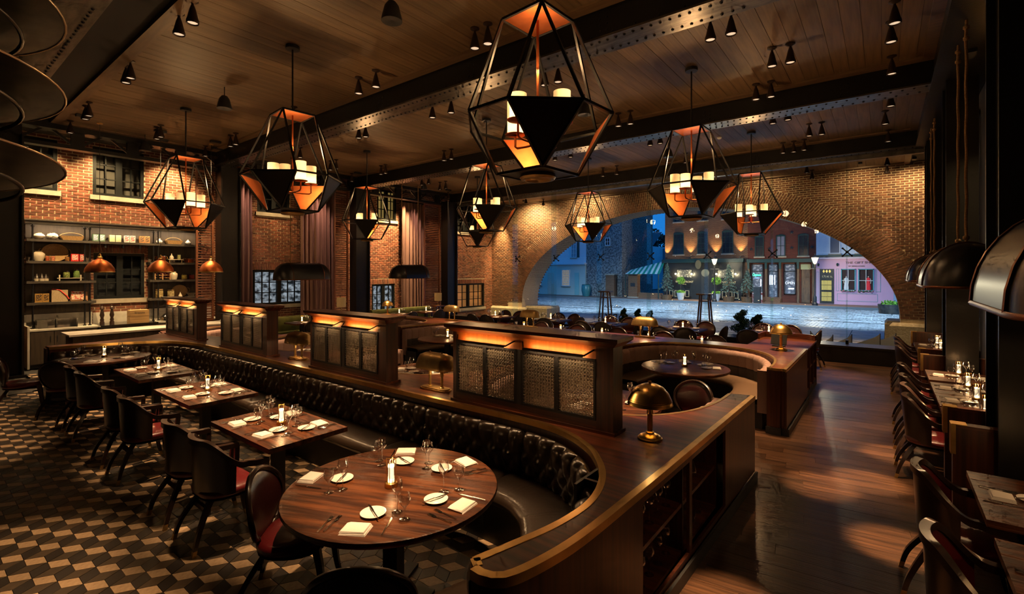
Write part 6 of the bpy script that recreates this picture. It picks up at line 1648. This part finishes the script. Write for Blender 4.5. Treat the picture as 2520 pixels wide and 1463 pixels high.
text('sign_lettering', 'THE GIFT SHOP', .21, (-1.25, FY - .14, 2.82), BRN, t, sx=1.1); text('sign_lettering', 'BY BRIGHTSIDE', .11, (-1.45, FY - .14, 2.62), BRN, t, sx=1.15)
for x in (-3.55, -2.48): MB().lathe([(.001, -.1), (.05, -.05), (.07, .06), (.02, .12), (.001, .14)], 8, (x, FY - .22, 2.75)).build('wall_lantern', GREENP, t, 40, True)
tl = mat('teal_line', (.12, .30, .32), .5)
for (a, b, z0, z1) in ((-2.5, -.35, .35, .85), (-3.66, -3.54, .3, 2.3), (-2.55, -2.4, 1.0, 2.5), (-.42, -.2, 1.0, 2.5)):
    f = MB()
    for r in ((a, a + .02, z0, z1), (b - .02, b, z0, z1), (a, b, z0, z0 + .02), (a, b, z1 - .02, z1)): f.b2(r[0], r[1], FY - .135, FY - .118, r[2], r[3])
    f.build('panel_moulding', tl, t, 0, True)
fwin(t, .55, 1.2, 1.0, 2.2, 2, 4, TEAL, arch=False)
# ---- stone warehouse, white house, courtyard
t = thing('stone_building', 'tall rubble-stone building across the street with one small window', 'building', (-19.7, FY, 0))
MB().b2(-21.5, -18.0, FY, FY + 7, 0, 8.6).build('wall', RUBB, t, 0, True); fwin(t, -19.6, -19.1, 4.6, 5.3, 2, 2, WHITEP, arch=False)
t = thing('white_house', 'white painted house with paned shop windows and mint door', 'building', (-24, FY, 0))
MB().b2(-29, -21.5, FY, FY + 6, 3.0, 8.0).build('upper_wall', WHITEP, t, 0, True); MB().b2(-29, -21.5, FY - .15, FY + 6, .1, 2.95).build('shopfront', mat('cream_mint', (.55, .60, .52), .6), t, 0, True); MB().b2(-29, -21.45, FY - .4, FY, 2.95, 3.1).build('cornice', WHITEP, t, 0, True)
fwin(t, -23.1, -22.5, 3.6, 5.2, 2, 4, WHITEP, mat('curtained', (.3, .34, .38), .6), arch=False); MB().b2(-22.45, -22.2, FY - .05, FY, 3.6, 5.2).build('shutter', GREENP, t, 0, True); fwin(t, -25.2, -24.6, 3.6, 5.2, 2, 4, WHITEP, arch=False)
WGL = mat('warm_shop_pane', (.2, .16, .1), .4, c2=(.45, .32, .16), scale=(12, 12, 12), contrast=(.5, .55), emit=(.8, .6, .3), es=.22)
fwin(t, -24.0, -23.1, .95, 2.5, 6, 7, WHITEP, WGL, FY - .17, False); fwin(t, -27.0, -26.3, .95, 2.5, 4, 6, WHITEP, WGL, FY - .17, False)
MB().b2(-22.6, -22.15, FY - .2, FY - .14, .15, 2.2).build('mint_door', mat('mint_paint', (.30, .55, .50), .5), t, 0, True); MB().b2(-25.6, -24.9, FY - .2, FY - .14, .15, 2.2).build('cream_door', CREAM, t, 0, True)
FARW = thing('clapboard_house', 'pale blue-lit clapboard house with dormers behind the courtyard', 'building', (-27, 62, 0))
MB().b2(-32, -23.8, 60, 66, 0, 5.6).build('wall', WHITEP, FARW, 0, True)
MB().add([(-32.3, 59.7, 5.6), (-23.5, 59.7, 5.6), (-23.5, 63, 7.6), (-32.3, 63, 7.6)], [(0, 1, 2, 3)]).build('roof', mat('slate_roof', (.05, .06, .08), .6), FARW, 0, True)
for x in (-29.5, -27.3): MB().b2(x - .6, x + .6, 60, 62.5, 5.8, 7.0).build('dormer', WHITEP, FARW, 0, True)
for x in (-30.2, -28.6, -27.0): fwin(FARW, x - .3, x + .3, 3.0, 4.9, 1, 2, GREENP, None, 60, False)
t = thing('clapboard_house', 'low blue-grey house behind the striped awning', 'building', (-21, 66, 0)); MB().b2(-24, -17, 64, 70, 0, 5.4).build('wall', mat('bluegrey_wall', (.2, .25, .3), .8), t, 0, True); MB().b2(-22.5, -21.5, 64.5, 65.5, 5.4, 7).build('chimney', BR1, t, 0, True)
t = thing('striped_awning', 'green and white striped awning beside the pub', 'awning', (-15.6, 37.8, 2.6))
AWG = mat('awning_green', (.01, .25, .16), .7); AWW = mat('awning_white', (.6, .66, .6), .7)
for i in range(14):
    x0, x1 = -17.1 + i * .21, -17.1 + (i + 1) * .21; za, zb = 2.35 + i * .052, 2.35 + (i + 1) * .052
    MB().slab([(x0, 37.4, 2.1), (x1, 37.4, 2.1), (x1, 38.6, zb + .1), (x0, 38.6, za + .1)], .01).build('stripe', AWG if i % 2 else AWW, t, 0, True)
MB().b2(-17.12, -17.06, 37.4, 37.46, .1, 2.1).build('post', GREENP, t, 0, True); MB().b2(-14.3, -14.24, 37.4, 37.46, .1, 2.1).build('post', GREENP, t, 0, True)
for x, l in ((-18.75, 'beside the stone building'), (-16.65, 'under the striped awning')):
    t = thing('gate_pillar', 'brick gate pillar with pale stone cap ' + l, 'pillar', (x, 38.2, 0)); MB().b2(-.4, .4, -.3, .3, 0, 2.0).build('shaft', BR1, t, 0); MB().b2(-.46, .46, -.36, .36, 2.0, 2.12).build('cap', STONE, t, 0); MB().b2(-.45, .45, -.35, .35, 0, .2).build('plinth', STONE, t, 0)
    if x > -18: MB().b2(-.2, .2, -.32, -.3, 1.05, 1.35).build('plaque', BLACK, t, 0)
t = thing('iron_gate', 'black iron courtyard gate between brick pillars', 'gate', (-17.7, 38.2, 0))
for i in range(14): MB().cyl((-.6 + i * .092, 0, .1), (-.6 + i * .092, 0, 1.75 + .1 * sin(i * .23)), .012, n=5).build('bar', BLACK, t, 30)
for z in (.25, 1.6): MB().b2(-.62, .62, -.015, .015, z, z + .03).build('rail', BLACK, t, 0)
t = thing('garden_wall', 'low brick wall beneath the striped awning', 'wall', (-15.3, 38.2, 0)); MB().b2(-.95, 1.05, -.1, .1, 0, .55).build('wall', BR1, t, 0)
# ---- trees behind, planters, lamps
LEAFD = mat('night_foliage', (.02, .05, .035), .8, rand=.4); LEAFG = mat('lime_foliage', (.18, .35, .03), .7, rand=.4); LEAFB = mat('blue_spruce', (.10, .16, .12), .8, rand=.4); BARK = mat('bark', (.06, .04, .03), .9)
def leaves(mb, c, rx, rz, n, s, rnd):
    for _ in range(n):
        while True:
            v = Vector((rnd.uniform(-1, 1), rnd.uniform(-1, 1), rnd.uniform(-1, 1)))
            if v.length < 1: break
        p = Vector((c[0] + v.x * rx, c[1] + v.y * rx, c[2] + v.z * rz)); a = Vector((rnd.uniform(-1, 1), rnd.uniform(-1, 1), rnd.uniform(-1, 1))).normalized(); b = a.orthogonal().normalized()
        mb.add([p - a * s, p + b * s * .5, p + a * s, p - b * s * .5], [(0, 1, 2, 3)])
rr = random.Random(5)
for i, (x, y, h, w) in enumerate(((-31.5, 75, 8.6, 1.5), (-28.6, 76, 9.4, 1.4), (-25.4, 78, 8.8, 1.4), (-22.6, 74, 8.0, 1.2), (-19.6, 72, 9.0, 1.2), (-16.9, 72, 8.4, 1.2))):
    t = thing('tree', 'dark tree silhouette against the blue dusk sky', 'tree', (x, y, 0), group='trees behind the houses'); MB().cyl((0, 0, 0), (0, 0, h * .8), .2, .06, 6).build('trunk', BARK, t, 30)
    mb = MB()
    for k in range(9): leaves(mb, (rr.uniform(-w, w), rr.uniform(-w, w), h * rr.uniform(.55, .95)), w * .55, w * .6, 70, .28, rr)
    tag(mb.build('crown', LEAFD, t, 0), kind='stuff')
def conifer(x, y, h, lb):
    t = thing('potted_conifer', lb, 'tree', (x, y, .12))
    MB().lathe([(.001, 0), (.36, 0), (.42, .35), (.38, .35), (.001, .3)], 14).build('barrel', OLDW, t, 40); MB().cyl((0, 0, .3), (0, 0, h), .05, .012, 6).build('trunk', BARK, t, 30); mb = MB(); br = MB()
    for k in range(40):
        z = .8 + (h - .9) * k / 40; L_ = .58 * (1 - k / 44); a = k * 2.4; e = (L_ * cos(a), L_ * sin(a), z - .18); br.tube([(0, 0, z), (e[0] * .6, e[1] * .6, z), e], .012, 4)
        for f in (.35, .6, .8, 1): leaves(mb, (e[0] * f, e[1] * f, z - .18 * f), .06, .06, 5, .055, rr)
    br.build('branches', BARK, t, 30); tag(mb.build('needles', LEAFB, t, 0), kind='stuff')
conifer(-13.5, 37.2, 3.0, 'loose blue spruce in a wooden barrel beside the awning'); conifer(-9.0, 37.4, 2.9, 'loose blue spruce in a wooden barrel at the end of the pub'); conifer(-7.75, 37.4, 2.5, 'blue spruce in a wooden barrel between pub and red shop')
for x, l in ((-12.45, 'in front of the first pub window'), (-9.85, 'beside the street lamp by the pub')):
    t = thing('topiary_planter', 'lime green ball tree in a pale pot ' + l, 'planter', (x, 37.3, .12)); MB().lathe([(.001, 0), (.2, 0), (.32, .55), (.28, .55), (.001, .5)], 16).build('pot', mat('pale_pot%d' % int(-x), (.5, .5, .48), .6), t, 40); MB().cyl((0, 0, .5), (0, 0, 1.2), .025, n=6).build('stem', BARK, t, 30)
    mb = MB(); leaves(mb, (0, 0, 1.5), .33, .3, 220, .07, rr); tag(mb.build('ball', LEAFG, t, 0), kind='stuff'); mb = MB(); leaves(mb, (0, 0, .62), .33, .12, 160, .07, rr); tag(mb.build('underplanting', LEAFG, t, 0), kind='stuff')
def street_lamp(x, y, lb):
    t = thing('street_lamp', lb, 'street lamp', (x, y, .12)); MB().lathe([(.001, 0), (.17, 0), (.17, .12), (.1, .2), (.1, .55), (.045, .65), (.04, 2.6), (.09, 2.66), (.03, 2.72), (.001, 2.72)], 12).build('post', BLACK, t, 40)
    MB().lathe([(.08, 2.72), (.19, 3.08)], 4).build('glass', LAMPW, t, 0); MB().lathe([(.21, 3.08), (.1, 3.2), (.03, 3.24), (.02, 3.32), (.001, 3.34)], 4).build('hood', BLACK, t, 0); MB().b2(-.3, .3, -.02, .02, 2.35, 2.39).build('ladder_rest', BLACK, t, 0)
    point((0, -.3, 2.9), 260, (1, .85, .55), .15, t)
street_lamp(-9.75, 36.5, 'old gas-style street lamp in front of the pub'); street_lamp(-3.55, 36.4, 'old gas-style street lamp beside the pink shop')
t = thing('round_planter', 'large round stone planter with flowers near the arch foot', 'planter', (.3, 33.6, 0)); MB().lathe([(.001, 0), (.55, 0), (.62, .5), (.55, .5), (.001, .45)], 20).build('tub', STEEL2, t, 40); mb = MB(); leaves(mb, (0, 0, .55), .5, .14, 160, .09, rr); tag(mb.build('flowers', LEAFG, t, 0), kind='stuff')
t = thing('tree', 'bare street tree beside the pink shop', 'tree', (.75, 36.8, 0)); MB().tube([(0, 0, 0), (.08, .05, 1.2), (-.02, 0, 2.4), (-.3, 0, 3.6)], [.16, .13, .1, .07], 8).build('trunk', BARK, t, 50); mb = MB()
for k in range(26):
    a = rr.uniform(2.2, 4.2); z = 3.0 + k * .07; L_ = rr.uniform(.8, 2.2); mb.tube([(-.3, 0, z), (-.3 + L_ * .5 * cos(a), .2 * sin(k), z + .2), (-.3 + L_ * cos(a), .3 * sin(k), z + rr.uniform(-.1, .6))], [.02, .012, .005], 4)
mb.build('branches', BARK, t, 40)
t = thing('bollard', 'black post box with barber-striped legs outside the red shop', 'bollard', (-7.0, 36.9, .12)); MB().b2(-.2, .2, -.2, .2, 0, 1.1).build('box', BLACK, t, 0); 
for s in (-.28, .26): MB().cyl((s, 0, 0), (s, 0, .75), .05, n=8).build('striped_post', mat('stripe%d' % int(s * 100), (.5, .45, .42), .5, c2=(.2, .03, .03), scale=(2, 2, 14), contrast=(.48, .52)), t, 30)
t = thing('ceramic_urn', 'large teal garden urn outside the white house', 'urn', (-20.9, 37.6, .12)); MB().lathe([(.001, 0), (.28, 0), (.42, .5), (.4, .9), (.34, 1.0), (.38, 1.05), (.3, 1.05)], 16).build('urn', mat('teal_glaze', (.04, .18, .2), .3), t, 50)
# ---- just outside the glass: bar stands, spiral topiary, canvas screens
for x, l in ((-8.34, 'nearest the brick corner'), (-4.71, 'nearest the spiral topiary')):
    t = thing('bar_stand', 'tall slender wooden bar stand outside the glass ' + l, 'stand', (x, 16.5, 0)); W_ = mat('stand_teak%d' % int(-x), (.16, .09, .05), .4)
    MB().b2(-.24, .24, -.16, .16, 1.52, 1.57).build('top', W_, t, 0)
    for a in (-1, 1):
        for b in (-1, 1): MB().bar((a * .13, b * .1, 1.52), (a * .24, b * .16, 0), .045, .045).build('leg', W_, t, 0)
    MB().b2(-.16, .16, -.1, .1, 1.3, 1.34).build('stretcher', W_, t, 0)
def topiary(x, y, h, lb, w=.24):
    t = thing('spiral_topiary', lb, 'topiary', (x, y, 0)); MB().lathe([(.001, 0), (.17, 0), (.2, .3), (.001, .28)], 12).build('pot', STEEL2, t, 40); MB().cyl((0, 0, .28), (0, 0, h), .02, n=5).build('stem', BARK, t, 30); mb = MB()
    for k in range(60):
        u = k / 59; a = u * 4 * PI; r = w * (1 - .5 * u) * .34; leaves(mb, (r * cos(a), r * sin(a), .36 + (h - .42) * u), w * (1 - .55 * u) * .62, .09, 34, .03, rr)
    tag(mb.build('foliage', mat('topiary_' + lb[:4] + str(int(x * 10)), (.012, .06, .03), .7, rand=.4), t, 0), kind='stuff')
topiary(-7.55, 16.4, .95, 'slim spiral topiary outside the glass, first of three'); topiary(-7.05, 16.5, .95, 'slim spiral topiary outside the glass, second of three'); topiary(-6.6, 16.5, .9, 'slim spiral topiary outside the glass, third of three')
topiary(-3.5, 16.1, 1.12, 'bushy spiral topiary outside the glass beside the bar stand', .42); topiary(-3.1, 16.3, .98, 'smaller bushy spiral topiary next to the tall bushy one', .34)
CANV = mat('white_canvas', (.55, .58, .6), .8)
for i, (x, w, zt) in enumerate(((-1.75, .5, .5), (-1.2, -.45, .42), (-.75, -.6, .46), (-.1, -.7, .52), (.25, -.7, .55))):
    t = thing('canvas_screen', 'low white canvas wind screen on a post outside the glass', 'wind screen', (x, 16.8 + .1 * i, 0), group='canvas wind screens')
    MB().grid(lambda u, v: (w * u, .1 * sin(PI * u), .02 + v * (zt - .38 * u ** .7)), 8, 3).build('canvas', CANV, t, 60); MB().cyl((0, 0, 0), (0, 0, zt + .03), .012, n=6).build('post', STEEL2, t, 30)
# ---- lettering on the glass, seen from behind
GLT = mat('black_vinyl', (.01, .01, .01), .5)
o = text('window_lettering', 'DRY', .42, (-7.35, YG - .012, .55), GLT, gw, mirror=True, ext=.001); o = text('window_lettering', 'AROMA', .1, (-7.45, YG - .012, 1.05), GLT, gw, mirror=True, ext=.001, sx=1.9)
# ---- unseen floodlights added above the arch to brighten the street
for x in (-13.5, -7.0, -.5):
    t = thing('added_floodlight', 'added unseen floodlight on the hotel front above the arch', 'floodlight', (x, 21.3, 6.6), group='added street floodlights'); MB().b2(-.2, .2, -.4, .1, -.08, .08).build('housing', BLACK, t, 0)
    spot((x, 21.5, 6.45), (x - 1.5, 28.5, 0), 7000, (.5, .76, 1), 72, .8, .2)
# ================================================================== wall washers
def washer(x, y, z, tgt, w, ang, lb, col=(1, .62, .26)):
    t = thing('wall_washer', 'small black wall washer ' + lb, 'spotlight', (x, y, z)); MB().b2(-.05, .05, -.12, .12, -.05, .0).build('housing', BLACK, t, 0)
    spot((x, y, z - .06), tgt, w, col, ang, .9, .05)
WC = (1, .66, .30)
washer(-15.75, 2.1, 5.7, (-16.55, 2.1, 4.0), 700, 95, 'above the sink end of the kitchen shelves', WC)
washer(-15.75, 3.4, 5.7, (-16.55, 3.4, 4.0), 700, 95, 'above the upper kitchen window', WC)
washer(-15.75, 4.9, 5.7, (-16.55, 4.9, 4.0), 700, 95, 'above the shutter end of the kitchen shelves', WC)
washer(-15.6, 6.7, 5.7, (-16.2, 6.75, 2.5), 330, 55, 'over the curtain at the kitchen end', (1, .6, .42))
washer(-15.6, 7.9, 5.7, (-16.5, 7.9, 2.8), 330, 75, 'over the street window', WC)
washer(-15.6, 9.3, 5.7, (-16.2, 9.3, 2.5), 420, 55, 'over the wide curtain', (1, .6, .42))
washer(-15.6, 11.6, 5.7, (-16.5, 11.6, 2.6), 1600, 70, 'over the brick left of the upper warm window', WC)
washer(-15.6, 12.9, 5.7, (-16.5, 12.9, 2.4), 2200, 70, 'over the brick beside the last curtain', WC)
washer(-15.6, 13.7, 5.7, (-16.2, 13.7, 2.5), 420, 50, 'over the last curtain', (1, .6, .42))
washer(-15.6, 17.3, 5.7, (-16.5, 17.3, 2.6), 600, 90, 'over the vestibule window', WC)
washer(-15.75, 18.95, 5.7, (-15.85, 19.6, 2.0), 3500, 42, 'in the brick corner of the arch wall', (1, .66, .26))
washer(-13.6, 18.5, 5.7, (-13.6, 19.6, 3.2), 1100, 150, 'over the springing of the arch', WC)
washer(-10.6, 18.4, 5.7, (-10.6, 19.6, 4.6), 380, 150, 'over the left flank of the arch ring', WC)
washer(-7.0, 18.4, 5.7, (-7.0, 19.6, 4.8), 70, 150, 'over the crown of the arch', WC)
washer(-3.5, 18.4, 5.7, (-3.5, 19.6, 4.6), 90, 150, 'over the right flank of the arch ring', WC)
washer(-.6, 18.5, 5.7, (-.6, 19.6, 3.8), 130, 150, 'above the dome lamps side of the arch', WC)
washer(.7, 18.7, 5.7, (.7, 19.6, 2.5), 300, 150, 'in the corner above the stone arch foot', WC)
washer(-14.6, 4.2, 5.7, (-13.85, 4.2, .9), 500, 60, 'over the marble pass counter', WC)
washer(-14.2, 9.7, 5.69, (-15.2, 9.7, 2.5), 260, 45, 'added to brighten the shutter behind the drum lamp', WC)  # this and the next two are added to brighten the mahogany shutters
washer(-14.2, 14.0, 5.69, (-15.2, 14.0, 2.5), 420, 50, 'added to brighten the shutter beside the glass wall', WC)
washer(-14.4, 5.4, 5.69, (-15.2, 5.4, 2.5), 200, 45, 'added to brighten the shutter beside the kitchen shelves', WC)
washer(-13.7, 2.5, 5.69, (-16.4, 2.5, 2.2), 1100, 42, 'aimed at the sink end shelves', WC)
washer(-13.7, 3.9, 5.69, (-16.4, 3.8, 2.4), 700, 42, 'aimed at the kitchen window', WC)
washer(-13.7, 5.1, 5.69, (-16.4, 5.1, 2.2), 1100, 42, 'aimed at the shelves with copper pots', WC)
washer(.92, 8.9, 5.27, (1.2, 9.4, 2.6), 420, 70, 'added to brighten the pale shutter by the dome lamp', WC)  # added lamp, lifts the slats that other lamps miss
